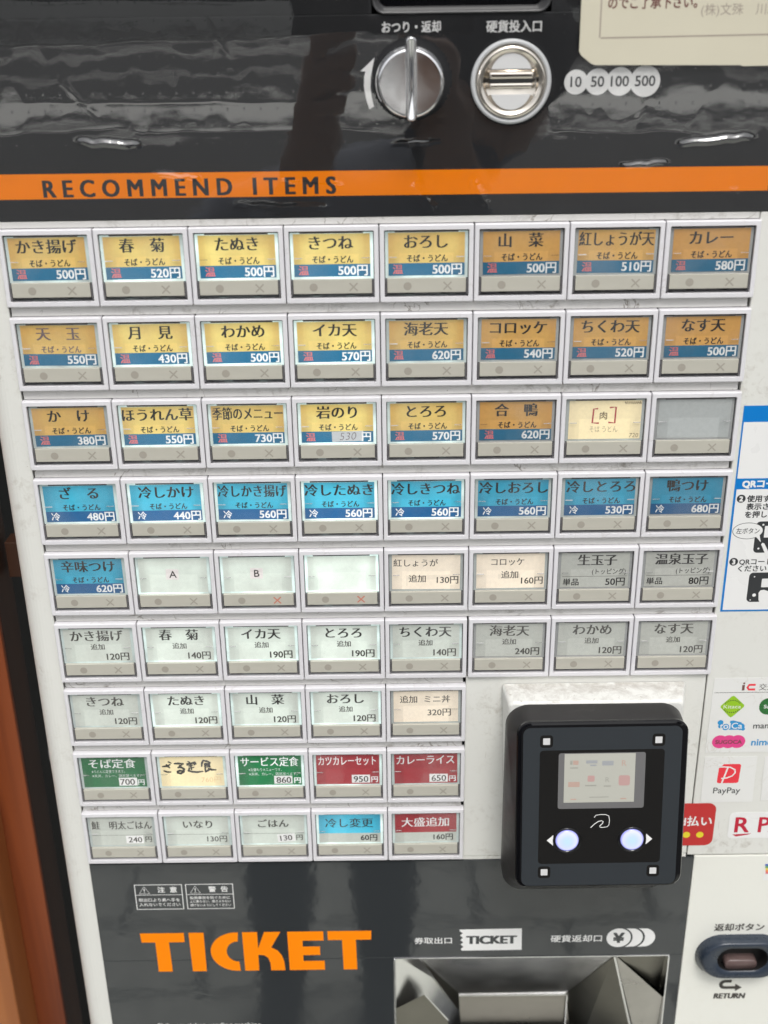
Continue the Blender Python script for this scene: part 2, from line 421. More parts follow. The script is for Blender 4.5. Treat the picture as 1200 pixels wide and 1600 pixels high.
# lettering: outlines of Blender's own font turned into thin ink meshes
_tc = {}
def lettering(s, em, off=0., dx=0., dy=0., sx=1., sp=1., shear=0., maxw=None, align='c', dz=.008):
    """returns (mesh, width mm); em in mm; dx widens upright strokes only (brush-like contrast); origin at centre height"""
    key = (s, em, off, dx, dy, sx, sp, shear, maxw, align)
    if key in _tc: return _tc[key]
    c = bpy.data.curves.new('t', 'FONT'); c.body = s; c.size = 1; c.offset = min(0., off); c.resolution_u = 3; c.space_character = sp; c.shear = shear
    o = bpy.data.objects.new('t', c); col.objects.link(o)
    me0 = bpy.data.meshes.new_from_object(o)
    bpy.data.objects.remove(o); bpy.data.curves.remove(c)
    xs = [v.co.x for v in me0.vertices]
    x0, x1 = min(xs), max(xs)
    k = em * sx
    if maxw and (x1 - x0) * k > maxw: k = maxw / (x1 - x0)
    ax = {'c': (x0 + x1) / 2, 'l': x0, 'r': x1}[align]
    if off > 0: dx = max(dx, off * 1.6); dy = max(dy, off * 1.4); 
    shifts = [0.] if not dx else ([-dx, 0., dx] if dx < .03 else [-dx, -dx * .4, dx * .4, dx])
    shifts = [(a_, b_) for a_ in shifts for b_ in ((-dy, dy) if dy else (0.,))]
    bm = bmesh.new()
    for i, (d, e) in enumerate(shifts):
        vs = [bm.verts.new((((v.co.x - ax + d) * k) * S, -i * dz * S, ((v.co.y + e - .36) * em) * S)) for v in me0.vertices]
        for p in me0.polygons:
            try: bm.faces.new([vs[j] for j in p.vertices])
            except ValueError: pass
    me = bpy.data.meshes.new('lettering'); bm.to_mesh(me); bm.free()
    bpy.data.meshes.remove(me0)
    _tc[key] = (me, (x1 - x0) * k)
    return _tc[key]
def text(name, s, em, mat, parent, x, y, z, local=False, rot=0., **kw):
    me, w = lettering(s, em, **kw)
    me2 = me
    if len(me.materials) and me.materials[0] != mat:
        k2 = (me.name, mat.name)
        if k2 not in _tc:
            _tc[k2] = me.copy(); _tc[k2].materials.clear()
        me2 = _tc[k2]
    o = obj(name, me2, mat, parent, (x, y, z), local)
    if rot: o.rotation_euler = (0, R(-rot), 0)
    return o

# =================================================================== the machine
machine = empty('ticket_machine', (35, -1360, 200), 'white meal ticket vending machine with nine rows of printed menu buttons', 'ticket machine')
BOT = -1356; TOPY = 390
# shell: left stile, right stile, inner case
def shell_part():
    b = MB().use(M['shell'])
    # left stile with a rounded outer edge
    prof = [(-159.9, 2), (-165, 2)] + [(-165 - 10 * math.sin(R(a)), 12 - 10 * math.cos(R(a))) for a in range(9, 91, 9)] + [(-175, 440), (-159.9, 440)]
    lo = [[(x, BOT, z) for x, z in prof], [(x, TOPY + 10, z) for x, z in prof]]
    b.loft(lo)
    return b.mesh('body')
obj('body', shell_part(), None, machine)
b = MB().use(M['shell'])
b.box(159.5, 245, -334.6, 2.95, 2, 440, .6); b.box(206.2, 245, 3.2, TOPY + 10, 2, 440, .6)
obj('side_cover', b.mesh('side_cover'), None, machine)
b = MB().use(M['shell_low'])
b.box(163.4, 245, BOT, -335.4, 2, 440, .6)
obj('lower_side_cover', b.mesh('lower_side_cover'), None, machine)
b = MB().use(M['black'])
b.box(-159.8, 159.3, BOT, TOPY, 60, 430)
b.box(-159.8, 159.3, -336, 4, 7.2, 59.9)
obj('inner_case', b.mesh('inner_case'), None, machine)

# upper and lower dark panels
b = MB().use(M['panel_up'])
b.box(-159.6, 206, 3.1, 81.0, 2, 20, .3)
b.box(-159.6, -1.6, 81.02, TOPY, 2, 20, .3)
b.box(68.6, 206, 81.02, TOPY, 2, 20, .3)
b.box(-1.58, 68.58, 110, TOPY, 2, 20, .3)
up = obj('upper_panel', b.mesh('upper_panel'), None, machine)
b = MB().use(M['panel_low'])
b.box(-159.9, 163.2, -404.2, -336.2, 2, 20, .3)
b.box(-159.9, 2.3, BOT, -404.22, 2, 20, .3)
b.box(156.1, 163.2, BOT, -404.22, 2, 20, .3)
b.box(2.32, 156.08, BOT, -500, 2, 20, .3)
low = obj('lower_panel', b.mesh('lower_panel'), None, machine)

# orange stripe and its lettering
b = MB().use(M['orange']); b.prism([(-159.6, 12.1), (161.2, 11.6), (161.0, 21.5), (-159.6, 22.3)], 1.97)
st = obj('orange_stripe', b.mesh('orange_stripe'), None, machine)
me_, w_ = lettering('RECOMMEND ITEMS', 9.8, off=0., dx=.042, dy=.010, sx=.62, sp=1.62, shear=0.)
text('stripe_lettering', 'RECOMMEND ITEMS', 9.8, M['print_d'], st, -78.0, 16.4, 1.93, off=0., dx=.042, dy=.010, sx=.62 * 120.5 / w_, sp=1.62)
# slot at the top edge: dark window with a pale rounded rim
b = MB().use(M['slotrim'])
b.loft([rr(33.5, 130, 69.6, 98, 5, 2.2), rr(33.5, 130, 69.6, 98, 5, 1.0), rr(33.5, 130, 69.0, 97.4, 4.4, .7), rr(33.5, 130, 67.6, 96, 4, 1.2), rr(33.5, 130, 64, 92.4, 3, 8)], False, False)
sl = obj('bill_slot', b.mesh('bill_slot', True), None, machine)
b = MB().use(M['blackgloss']); b.box(-1, 68, 81.6, 109.9, 7.4, 9)
obj('slot_window', b.mesh('slot_window'), None, sl)
text('panel_lettering', 'おつり・返却', 4.5, M['print_w'], machine, 13.9, 76.2, 1.93, off=.012, maxw=23)
text('panel_lettering', '硬貨投入口', 4.6, M['print_w'], machine, 54.2, 75.9, 1.93, off=.012, maxw=21.6)
# curved arrow
b = MB().use(M['print_w'])
L = [(-6.4, 60.2), (-.7, 65.2), (-1.5, 61.8), (-2.3, 58), (-2.5, 54), (-2.1, 50.5), (-1.2, 46.8), (-3.1, 45.8), (-4.4, 50), (-5.1, 54.5), (-4.9, 58.2), (-4.4, 60.1)]
b.prism(L, 1.95)
obj('arrow_mark', b.mesh('arrow_mark'), None, machine)
# coin values
for cx, r, s, wd in ((79.6, 4.7, '10', 5.0), (88.2, 5.0, '50', 5.2), (97.1, 5.4, '100', 7.6), (107.2, 6.0, '500', 8.6)):
    b = MB().use(M['print_w']); b.prism(circ(cx, 55.0, r, 36), 1.96 - cx * .0002)
    o = obj('coin_mark', b.mesh('coin_mark'), None, machine)
    text('coin_value', s, 5.6, M['print_d'], o, cx, 55.2, 1.90, off=.008, maxw=wd)

# return knob: chrome disc with a raised grip bar
kn = MB().use(M['chrome'])
prof = [(13.9, 2), (13.9, -3), (13.6, -6), (13.0, -8), (12.6, -8.8), (12.2, -9.1), (11.7, -9.1)]
kn.loft([circ(13.3, 56.2, r, 56, z) for r, z in prof], False, True)
knob = obj('return_knob', kn.mesh('return_knob', True), None, machine)
for p_ in knob.data.polygons:
    if len(p_.vertices) > 8: p_.use_smooth = False
kb = MB().use(M['chrome'])
kb.loft([rr(13.5, 57.6, 4.6, 31.0, 2.0, -5), rr(13.5, 57.8, 4.3, 31.0, 2.0, -12), rr(13.5, 57.9, 3.8, 30.6, 1.8, -13.2), rr(13.5, 57.9, 3.0, 29.8, 1.4, -13.6), rr(13.5, 57.9, 2.2, 28.9, 1.0, -13.2)], False, True)
obj('grip', kb.mesh('grip', True), None, knob)
# coin inlet
ci = MB().use(M['greyring'])
CX, CY = 53.5, 55.5
ci.loft([circ(CX, CY, r, 56, z) for r, z in ((16.0, 2), (16.0, .2), (15.5, -.5), (14.6, -.5), (14.1, .2), (14.0, 1.4))], False, False)
coin = obj('coin_inlet', ci.mesh('coin_inlet', True), None, machine)
ci = MB().use(M['nickel'])
ci.loft([circ(CX, CY, r, 56, z) for r, z in ((13.9, 1.6), (13.7, -.6), (13.0, -1.4), (12.0, -1.2), (10.6, .6), (9.9, 1.2), (.01, 1.3))], False, True)
obj('inlet_ring', ci.mesh('inlet_ring', True), None, coin)
ci = MB().use(M['nickel'])
ci.box(CX - 8.8, CX + 8.8, 56.6, 59.4, -.7, 1.2, .9); ci.box(CX - 8.6, CX + 8.6, 53.0, 55.2, -.6, 1.2, .8)
obj('slot_lips', ci.mesh('slot_lips'), None, coin)
ci = MB().use(M['black']); ci.box(CX - 8.6, CX + 8.6, 55.3, 56.5, -.4, 1.1); obj('coin_slot', ci.mesh('coin_slot'), None, coin)
ci = MB().use(M['white_px'])
up_half = [p for p in arc(CX, 58.6, 8.4, 8, 172, 18)] + [(CX - 8.2, 60.4), (CX + 8.2, 60.4)]
up_half = arc(CX, 58.0, 8.3, 17, 163, 18)
ci.prism(up_half, -.2, 1.2)
lo_half = arc(CX, 53.2, 8.2, 197, 343, 18)
ci.prism(lo_half, -.2, 1.2)
obj('inlet_window', ci.mesh('inlet_window'), None, coin)

# ------------------------------------------------------------------ button field
W, P, H = 40.0, 37.656, 32.916
NC = [8, 8, 8, 8, 8, 8, 5, 5, 5]
def X0(c, r): return (c - 4) * W + (.45 if (r == 5 and c >= 5) else 0)
# rails between the rows
b = MB().use(M['rail']); b.box(-159.6, 159.2, .25, 2.95, 2.1, 6, .25)
obj('rail', b.mesh('rail'), None, machine)
rail_long = None; rail_short = None
for r in range(8):
    y1 = -r * P - H - .25; y0 = -(r + 1) * P + .25
    if NC[r + 1] == 8:
        if rail_long is None:
            b = MB().use(M['rail']); b.box(-159.1, 158.4, -(P - H) + .5, 0, 0, 4.8, .35); rail_long = b.mesh('rail')
        obj('rail', rail_long, None, machine, (0, y1, 2.6))
    else:
        if rail_short is None:
            b = MB().use(M['rail']); b.box(-159.1, 38.4, -(P - H) + .5, 0, 0, 4.8, .35); rail_short = b.mesh('rail')
        obj('rail', rail_short, None, machine, (0, y1, 2.6))
# blank plate to the right of the short rows, and the strip under it
b = MB().use(M['shell']); b.box(39.9, 158.9, -333.4, -221.9, 2.1, 7, .4)
obj('blank_plate', b.mesh('blank_plate'), None, machine)
b = MB().use(M['shell']); b.box(39.9, 158.9, -336.0, -333.8, 2.3, 7, .2)
obj('bottom_strip', b.mesh('bottom_strip'), None, machine)

# shared meshes of one button; local origin at the bezel's top left corner, front plane z=0
def bezel_mesh():
    b = MB().use(M['bezel'])
    cx, cy = W / 2, -H / 2; w, h = W - .35, H
    iw, ih = 35.7, 28.4
    b.loft([rr(cx, cy, w, h, .5, 4, 2), rr(cx, cy, w, h, .5, .55, 2), rr(cx, cy, w - .35, h - .35, .5, .15, 2), rr(cx, cy, w - 1.0, h - 1.0, .4, 0, 2),
            rr(cx, cy, iw + .2, ih + .2, .4, 0, 2), rr(cx, cy, iw, ih, .35, .15, 2), rr(cx, cy, iw - .1, ih - .1, .3, 5.5, 2)], False, False)
    return b.mesh('menu_button')
ME = {}
ME['bezel'] = bezel_mesh()
b = MB().use(M['housing']); b.box(2.0, 37.9, -30.9, -2.0, 5.4, 6.8); ME['housing'] = b.mesh('housing')
def centred(x0, x1, y0, y1, z, mat, th=None, bev=0):
    b = MB().use(mat)
    hx, hy = (x1 - x0) / 2, (y1 - y0) / 2
    if th: b.box(-hx, hx, -hy, hy, 0, th, bev)
    else: b.prism([(-hx, -hy), (hx, -hy), (hx, hy), (-hx, hy)], 0)
    return b
# key body: grey clear-plastic tray whose walls show left, right and below
b = MB().use(M['smoke'])
b.box(2.45, 3.1, -29.6, -22.9, .3, 4.5, .12); b.box(36.9, 37.55, -29.6, -22.9, .3, 4.5, .12)
b.box(3.5, 11, -29.5, -28.8, 1.6, 4.5, .1); b.box(14.5, 26, -29.9, -29.0, 2.4, 4.5, .1); b.box(29, 36.5, -29.5, -28.8, 1.6, 4.5, .1)
b.box(6.6, 33.4, -3.45, -2.5, 1.35, 4.5, .1)
b.box(2.16, 2.42, -29.8, -2.6, 1.2, 5); b.box(37.58, 37.84, -29.8, -2.6, 1.2, 5)
ME['tray'] = b.mesh('key_tray')
ME['rim'] = centred(2.5, 37.5, -22.8, -3.2, 0, M['rim'], 1.0, .15).mesh('light_guide')
ME['strip'] = centred(3.3, 36.7, -28.7, -22.5, 0, M['strip'], 1.6, .18).mesh('indicator_strip')
b = MB().use(M['mark']); b.prism(circ(0, 0, 1.75, 24), 0); ME['dot'] = b.mesh('indicator_dot')
b = MB().use(M['mark'])
b.stroke([(-1.7, -1.7), (1.7, 1.7)], .62, 0); b.stroke([(-1.7, 1.7), (-.25, .25)], .62, 0); b.stroke([(.25, -.25), (1.7, -1.7)], .62, 0)
ME['cross'] = b.mesh('indicator_cross')
ME['cross_lit'] = ME['cross'].copy(); ME['cross_lit'].materials.clear(); ME['cross_lit'].materials.append(M['redlit'])
M['redlit'].node_tree.nodes['Principled BSDF'].inputs['Base Color'].default_value = (.30, .16, .12, 1)
# clear cover in front of the insert with small tabs, their reflected ticks painted pale
b = MB().use(M['cover']); b.prism([(-16.5, -9.6), (16.5, -9.6), (16.5, 9.6), (-16.5, 9.6)], 0)
b.use(M['glint'])
b.box(-15.9, -12.6, -1.1, -.75, -.12, .2); b.box(12.6, 15.9, -1.1, -.75, -.12, .2)
ME['cover'] = b.mesh('clear_cover')
def plate(hw, y0, y1, mat):
    b = MB().use(mat); b.prism([(-hw, y0), (hw, y0), (hw, y1), (-hw, y1)], 0); return b.mesh('insert')
INS = {}
def insert_mesh(mat, y0, y1):
    k = (mat.name, y0, y1)
    if k not in INS: INS[k] = plate(16.15, y0, y1, mat)
    return INS[k]

def button(r, c, kind, name, price, glow, label, **o):
    x0, y0 = X0(c, r), -r * P
    bz = obj('menu_button', ME['bezel'], None, machine, (x0, y0, 0)); bz['label'] = label
    CXb, CYi = x0 + 20, y0 - 12.6                    # centre of the insert (18.1 high: -3.6 .. -21.7)
    obj('housing', ME['housing'], None, bz, (x0, y0, 0))
    obj('key_tray', ME['tray'], None, bz, (x0, y0, 0))
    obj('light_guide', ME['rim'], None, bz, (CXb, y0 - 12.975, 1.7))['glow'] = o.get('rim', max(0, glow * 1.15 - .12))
    obj('indicator_strip', ME['strip'], None, bz, (CXb, y0 - 25.6, .1))
    obj('indicator_dot', ME['dot'], None, bz, (x0 + 11.9, y0 - 25.9, .06))
    obj('indicator_cross', ME['cross_lit' if o.get('lit') else 'cross'], None, bz, (x0 + 28.9, y0 - 25.9, .05))
    obj('clear_cover', ME['cover'], None, bz, (CXb, y0 - 12.7, .55))
    jx = random.uniform(-.3, .3); crook = random.uniform(-.5, .5)
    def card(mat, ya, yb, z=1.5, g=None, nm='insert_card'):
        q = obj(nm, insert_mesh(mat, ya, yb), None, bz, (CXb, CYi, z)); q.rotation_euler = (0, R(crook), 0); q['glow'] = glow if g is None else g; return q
    def T(nm, s, em, mat, x, y, z=1.44, rot=0., **kw):
        q = text(nm, s, em, mat, bz, CXb + x + jx, CYi + y, z, rot=rot - crook, **kw); q['glow'] = glow; return q
    def patch(x, y, w, h, mat=M['patch'], rot=0., z=1.42):
        b = MB().use(mat); b.prism([(-w / 2, -h / 2), (w / 2, -h / 2), (w / 2, h / 2), (-w / 2, h / 2)], 0, .05)
        q = obj('paper_patch', b.mesh('paper_patch'), None, bz, (CXb + x, CYi + y, z)); q.rotation_euler = (0, R(-rot), 0); q['glow'] = glow; return q
    ink = M[o.get('ink', 'ink')]
    serif = dict(off=-.009, dx=.042, dy=.004)
    if kind in ('hot', 'cold'):
        A, B = (M['yellow'], M['blue']) if kind == 'hot' else (M['sky'], M['navy'])
        card(A, -3.75, 9.05); card(B, -9.05, -3.75, nm='price_band')
        T('dish_name', name, 6.5, ink, 0, 5.2, maxw=31.2, **serif)
        T('dish_subtitle', 'そば・うどん', 3.4, ink, .6, -1.8, maxw=17.2, dx=.03, dy=.008)
        if kind == 'hot': T('heat_mark', '温', 4.5, M['heat'], -11.9, -6.4, dx=.022)
        else: T('heat_mark', '冷', 4.3, M['price_w'], -11.9, -6.4, off=.008, dx=.01)
        if o.get('taped'):
            T('price', '円', 4.9, M['price_w'], 13.1, -6.4, off=.012, dx=.018)
            patch(4.6, -6.2, 14.2, 4.8, M['tapepatch'], 1.5)
            T('handwritten_price', '530', 5.2, M['ink_fade'], 4.8, -6.0, 1.38, off=-.02, shear=.2, rot=2)
        else:
            T('price', price, 5.2, M['price_w'], 15.2, -6.4, off=.012, dx=.024, align='r')
    elif kind == 'top':
        card(M['white'], -9.05, 9.05)
        T('dish_name', name, 6.5, M[o.get('ink', 'ink')], 0, 5.2, maxw=31.2, **serif)
        T('dish_subtitle', '追加', 3.6, M['ink_grey'], 0, -.9, dx=.02)
        T('price', price, 4.9, M['ink_grey'], 14.8, -6.3, off=.006, dx=.024, align='r')
    elif kind == 'egg':
        card(M['white'], -9.05, 9.05)
        T('dish_name', name, 6.3, ink, 1, 5.2, maxw=30, **serif)
        T('dish_subtitle', '(トッピング)', 3.4, ink, 14.8, -.9, off=0, dx=.008, maxw=16, align='r')
        b = MB().use(M['line']); b.prism([(-15.3, -3.45), (15.3, -3.45), (15.3, -3.25), (-15.3, -3.25)], 0)
        obj('rule', b.mesh('rule'), None, bz, (CXb, CYi, 1.45))
        T('unit_note', '単品', 4.0, ink, -14.8, -6.3, off=.006, dx=.012, align='l')
        T('price', price, 4.9, ink, 14.6, -6.3, off=.008, dx=.02, align='r')
    elif kind == 'blank':
        card(M['white'] if c < 5 else M['empty'], -9.05, 9.05)
        if name:
            patch(-.4, .6, 6.0, 5.6, M['patch2'], -2); T('letter', name, 5.2, M['ink'], -.3, .7, 1.38, off=.004)
    elif kind == 'cream':
        card(M['paper2'], -9.05, 9.05)
        if r == 6:
            T('dish_name', '追加  ミニ丼', 4.6, M['ink_grey'], -.5, 4.3, dx=.012, maxw=25)
            T('price', price, 4.9, M['ink_grey'], 12.4, -3.4, align='r', dx=.012)
        else:
            T('dish_name', name, 4.3, M['ink_grey'], -5.0 if c == 4 else -1.6, 4.9, dx=.012, maxw=21 if c == 4 else 15.5)
            patch(2.5 if c == 4 else -.6, -4.3, 24 if c == 4 else 10.5, 5.6, M['paper2'], 1, 1.45)
            T('dish_subtitle', '追加', 4.3, M['ink_grey'], -4.3 if c == 4 else -.5, -3.4 if c == 4 else -1.9, 1.40, dx=.012)
            T('price', price, 4.6, M['ink_grey'], 15.2, -4.2 if c == 4 else -5.0, 1.40, align='r', dx=.014)
    elif kind == 'meat':
        card(M['paper'], -9.05, 9.05)
        b = MB().use(M['red'])
        b.stroke([(-3.3, 5.4), (-5.2, 5.2), (-5.6, -1.3), (-2.6, -1.5)], .75, 0); b.stroke([(1.9, 5.8), (4.7, 6.0), (4.5, -1.5), (1.6, -1.2)], .75, 0)
        q = obj('red_bracket', b.mesh('red_bracket'), None, bz, (CXb, CYi, 1.44)); q['glow'] = .8
        T('dish_name', '肉', 4.0, M['pen'], -.6, 2.0, off=.005)
        T('dish_subtitle', 'そば うどん', 3.4, M['pen'], -.2, -4.4, maxw=12.5, off=-.014, shear=-.15, sx=.8)
        T('price', '720', 2.9, M['pen'], 15.6, -7.4, off=-.012, shear=.1, align='r')
        b = MB().use(M['pen']); b.stroke([(8.6 + i * .42, 7.9 + .55 * (-1) ** i) for i in range(18)], .5, 0)
        obj('scribble', b.mesh('scribble'), None, bz, (CXb, CYi, 1.44))
    elif kind == 'set':
        card(M[o['colour']], -9.05, 9.05)
        T('dish_name', name, 6.2, M['price_w'], -.3, 5.4, maxw=29.5, off=.0, dx=.016)
        if o.get('note'):
            T('note', o['note'][0], 2.1, M['price_w'], -11.2, .6, align='l', off=-.004, maxw=17)
            T('note', o['note'][1], 2.1, M['price_w'], -11.2, -2.1, align='l', off=-.004, maxw=25)
        patch(6.6, -5.8, 9.4, 4.9, M['patch'], 0)
        T('price', price, 5.2, M['ink_grey'], 6.6, -5.8, 1.36, dx=.014, maxw=8)
        T('yen', '円', 3.9, M['price_w'], 13.6, -6.2, off=.014, dx=.018)
    elif kind == 'hand':
        card(M['paper'], -9.05, 9.05)
        HW = [[(225, 170), (262, 190)], [(132, 245), (190, 240), (245, 215)], [(190, 215), (215, 250), (235, 265)], [(145, 315), (190, 335), (245, 335)],
              [(318, 200), (380, 198), (445, 205), (400, 235), (370, 265), (420, 262), (455, 290), (445, 335), (400, 362), (355, 350), (352, 328), (385, 315), (425, 322), (430, 345)],
              [(530, 170), (550, 182)], [(512, 225), (515, 210), (560, 205), (630, 185), (638, 205), (615, 225)], [(540, 240), (590, 228)], [(568, 235), (570, 300)], [(570, 272), (612, 262)], [(540, 270), (528, 318), (580, 335), (660, 342), (745, 330)],
              [(765, 152), (742, 195), (732, 250)], [(762, 155), (815, 165), (868, 190)], [(785, 205), (785, 340)], [(785, 205), (850, 208), (855, 255), (790, 262)], [(790, 232), (845, 232)], [(790, 335), (835, 310), (870, 285)], [(835, 285), (880, 305), (948, 308)]]
        b = MB().use(M['ink']); rs_ = random.Random(3)
        for k_, st_ in enumerate(HW):
            P_ = [((x - 577) / 30.2, (332 - y) / 26.2) for x, y in st_]
            w_ = [rs_.uniform(1.05, 1.4) for _ in P_]; w_[0] *= .75; w_[-1] *= .6
            b.stroke(P_, w_, -.002 * k_)
            for (x, y), q_ in zip(P_, w_): b.prism(circ(x, y, q_ / 2, 10), -.002 * k_ - .001)
        obj('dish_name', b.mesh('dish_name'), None, bz, (CXb, CYi, 1.44))
        T('price', '760円', 4.3, M['price_faint'], 14.6, -5.2, off=-.014, align='r')
    elif kind == 'side':
        card(M['white'], -9.05, 9.05)
        nm = T('dish_name', name, 5.7, M['ink_grey'], 0, 3.9, maxw=31.4, dx=.026)
        b = MB().use(M['line']); b.prism([(-16.1, -2.6), (16.1, -2.6), (16.1, -2.42), (-16.1, -2.42)], 0)
        obj('rule', b.mesh('rule'), None, bz, (CXb, CYi, 1.45))
        if o.get('patched'):
            patch(6.4, -5.4, 9.2, 5.0, M['patch'], o.get('tilt', 0))
            T('price', price, 4.9, M['ink_grey'], 6.4, -5.4, 1.36, dx=.014, rot=o.get('tilt', 0), maxw=8)
            T('yen', '円', 4.0, M['ink_grey'], 13.4, -5.3, off=.01, dx=.012)
        else:
            T('price', price + '円', 4.7, M['ink_grey'], 14.8, -5.6, off=.006, dx=.014, align='r')
    elif kind == 'extra':
        card(M[o['colour']], -3.0, 9.05); card(M['white'], -9.05, -3.0, nm='price_band', g=.25)
        T('dish_name', name, 6.4, M['price_w'] if o['colour'] == 'red' else M['ink'], 0, 3.6, maxw=25, off=-.002, dx=.018)
        T('price', price, 4.6, M['ink'], 14.6, -6.0, off=.008, dx=.018, align='r')
    return bz

ROWS = [
 [('hot', 'かき揚げ', '500円', .42), ('hot', '春　菊', '520円', .72), ('hot', 'たぬき', '500円', .9), ('hot', 'きつね', '500円', .85), ('hot', 'おろし', '500円', .55), ('hot', '山　菜', '500円', .1), ('hot', '紅しょうが天', '510円', .16), ('hot', 'カレー', '580円', .03)],
 [('hot', '天　玉', '550円', .36), ('hot', '月　見', '430円', .78), ('hot', 'わかめ', '500円', .88), ('hot', 'イカ天', '570円', .92), ('hot', '海老天', '620円', .36), ('hot', 'コロッケ', '540円', .14), ('hot', 'ちくわ天', '520円', .12), ('hot', 'なす天', '500円', .06)],
 [('hot', 'か　け', '380円', .25), ('hot', 'ほうれん草', '550円', .75), ('hot', '季節のメニュー', '730円', .6), ('hot', '岩のり', '530円', .85), ('hot', 'とろろ', '570円', .5), ('hot', '合　鴨', '620円', .08), ('meat', '肉', '720', 1.0), ('blank', '', '', .1)],
 [('cold', 'ざ　る', '480円', .5), ('cold', '冷しかけ', '440円', .85), ('cold', '冷しかき揚げ', '560円', .75), ('cold', '冷したぬき', '560円', .95), ('cold', '冷しきつね', '560円', .7), ('cold', '冷しおろし', '560円', .3), ('cold', '冷しとろろ', '530円', .22), ('cold', '鴨つけ', '680円', .06)],
 [('cold', '辛味つけ', '620円', .35), ('blank', 'A', '', .72), ('blank', 'B', '', .78), ('blank', '', '', 1.15), ('cream', '紅しょうが', '130円', .95), ('cream', 'コロッケ', '160円', .9), ('egg', '生玉子', '50円', .03), ('egg', '温泉玉子', '80円', 0.)],
 [('top', 'かき揚げ', '120円', .4), ('top', '春　菊', '140円', .68), ('top', 'イカ天', '190円', .8), ('top', 'とろろ', '190円', .8), ('top', 'ちくわ天', '140円', .42), ('top', '海老天', '240円', .1), ('top', 'わかめ', '120円', .1), ('top', 'なす天', '120円', .04)],
 [('top', 'きつね', '120円', .35), ('top', 'たぬき', '120円', .75), ('top', '山　菜', '120円', .72), ('top', 'おろし', '120円', .72), ('cream', '追加 ミニ丼', '320円', .8)],
 [('set', 'そば定食', '700', .3), ('hand', 'ざる定食', '760円', 1.1), ('set', 'サービス定食', '860', .9), ('set', 'カツカレーセット', '950', .6), ('set', 'カレーライス', '650', .3)],
 [('side', '鮭　明太ごはん', '240', .25), ('side', 'いなり', '130', .45), ('side', 'ごはん', '130', .5), ('extra', '冷し変更', '60円', .8), ('extra', '大盛追加', '160円', .35)],
]
COLN = {'hot': 'yellow and blue', 'cold': 'light and dark blue', 'top': 'whitish topping', 'egg': 'grey egg topping', 'cream': 'cream paper', 'side': 'pale grey'}
for r, row in enumerate(ROWS):
    for c, (kind, name, price, glow) in enumerate(row):
        o = {}
        clean = name.replace('　', '')
        pr = price if price.endswith('円') else price + '円'
        lab = f"{COLN.get(kind, '')} menu button reading {clean} {pr}"
        if kind == 'meat': lab = 'cream paper menu button with 肉 in red brackets'
        if kind == 'blank':
            lab = f'white lit menu button with the letter {name} on a paper patch' if name else ('blank white lit menu button' if r == 4 else 'blank grey unlit menu button')
        if kind == 'hand': lab = 'cream paper menu button handwritten ざる定食'
        if kind == 'set':
            o['colour'] = 'green' if c in (0, 2) else 'red'; lab = f"{o['colour']} menu button reading {clean} {price}円"
            if c == 0: o['note'] = ('※うどんに変更できます。', '※天丼、カレー、鶏丼選べます。')
            if c == 2: o['note'] = ('※日替わりメニューです。', '※天丼、カレー、鶏丼選べます。')
        if kind == 'extra': o['colour'] = 'sky' if c == 3 else 'red'; lab = f"{'light blue' if c == 3 else 'red'} and white menu button reading {clean} {price}"
        if kind == 'side': o['patched'] = c in (0, 2); o['tilt'] = 5 if c == 2 else 0
        if (r, c) == (2, 3): o['taped'] = 1
        if (r, c) in ((4, 2), (4, 3)): o['lit'] = 1
        if (r, c) == (1, 0): o['ink'] = 'ink_fade'
        if r in (5, 6) and kind == 'top': o['ink'] = 'ink_grey' if c in (0, 5, 6, 7) else 'ink'
        if kind in ('meat', 'hand', 'cream'): o['rim'] = .1 if kind != 'hand' else .5
        button(r, c, kind, name, price, glow, lab, **o)

# ------------------------------------------------------------------ lower panel print
b = MB().use(M['orange'])
Yt, Yb = -384.4, -412.4
b.prism([(-137.5, Yt), (-113.3, Yt), (-113.3, -391), (-122, -391), (-121.7, Yb), (-129.5, Yb), (-129.6, -391), (-137.1, -391)], 1.95)
b.prism([(-110.7, Yt), (-102.4, Yt), (-102.6, Yb), (-110.4, Yb)], 1.95)
b.prism(arc(-84.5, -398.45, 14.9, 86, 274, 22, 14.0) + arc(-84.2, -398.3, 6.3, 272, 88, 14, 7.3), 1.95)
b.prism([(-81.2, Yt), (-72.9, Yt), (-72.9, -396.2), (-69.0, Yt), (-60.0, Yt), (-65.6, -395.6), (-62.2, -397.8), (-60.0, -401.4), (-58.9, -406), (-58.5, Yb), (-66.4, Yb), (-66.6, -407), (-67.6, -403.2), (-70, -401.2), (-73.0, -400.8), (-73.2, Yb), (-81.0, Yb)], 1.95)
b.prism([(-56.3, Yt), (-36.4, Yt), (-36.4, -391), (-48.1, -391), (-48.1, -395.3), (-38.6, -395.3), (-38.6, -401.5), (-48.1, -401.5), (-48.1, -405.8), (-36.3, -405.8), (-36.3, Yb), (-56.0, Yb)], 1.95)
b.prism([(-34.1, Yt), (-9.9, Yt), (-10.1, -390.8), (-18.6, -390.8), (-18.2, Yb), (-25.8, Yb), (-26.2, -390.8), (-34.0, -390.8)], 1.95)
obj('ticket_lettering', b.mesh('ticket_lettering'), None, machine)
def frame(b, x0, x1, y0, y1, w, z):
    b.prism([(x0, y0), (x1, y0), (x1, y0 + w), (x0, y0 + w)], z); b.prism([(x0, y1 - w), (x1, y1 - w), (x1, y1), (x0, y1)], z)
    b.prism([(x0, y0 + w), (x0 + w, y0 + w), (x0 + w, y1 - w), (x0, y1 - w)], z); b.prism([(x1 - w, y0 + w), (x1, y0 + w), (x1, y1 - w), (x1 - w, y1 - w)], z)
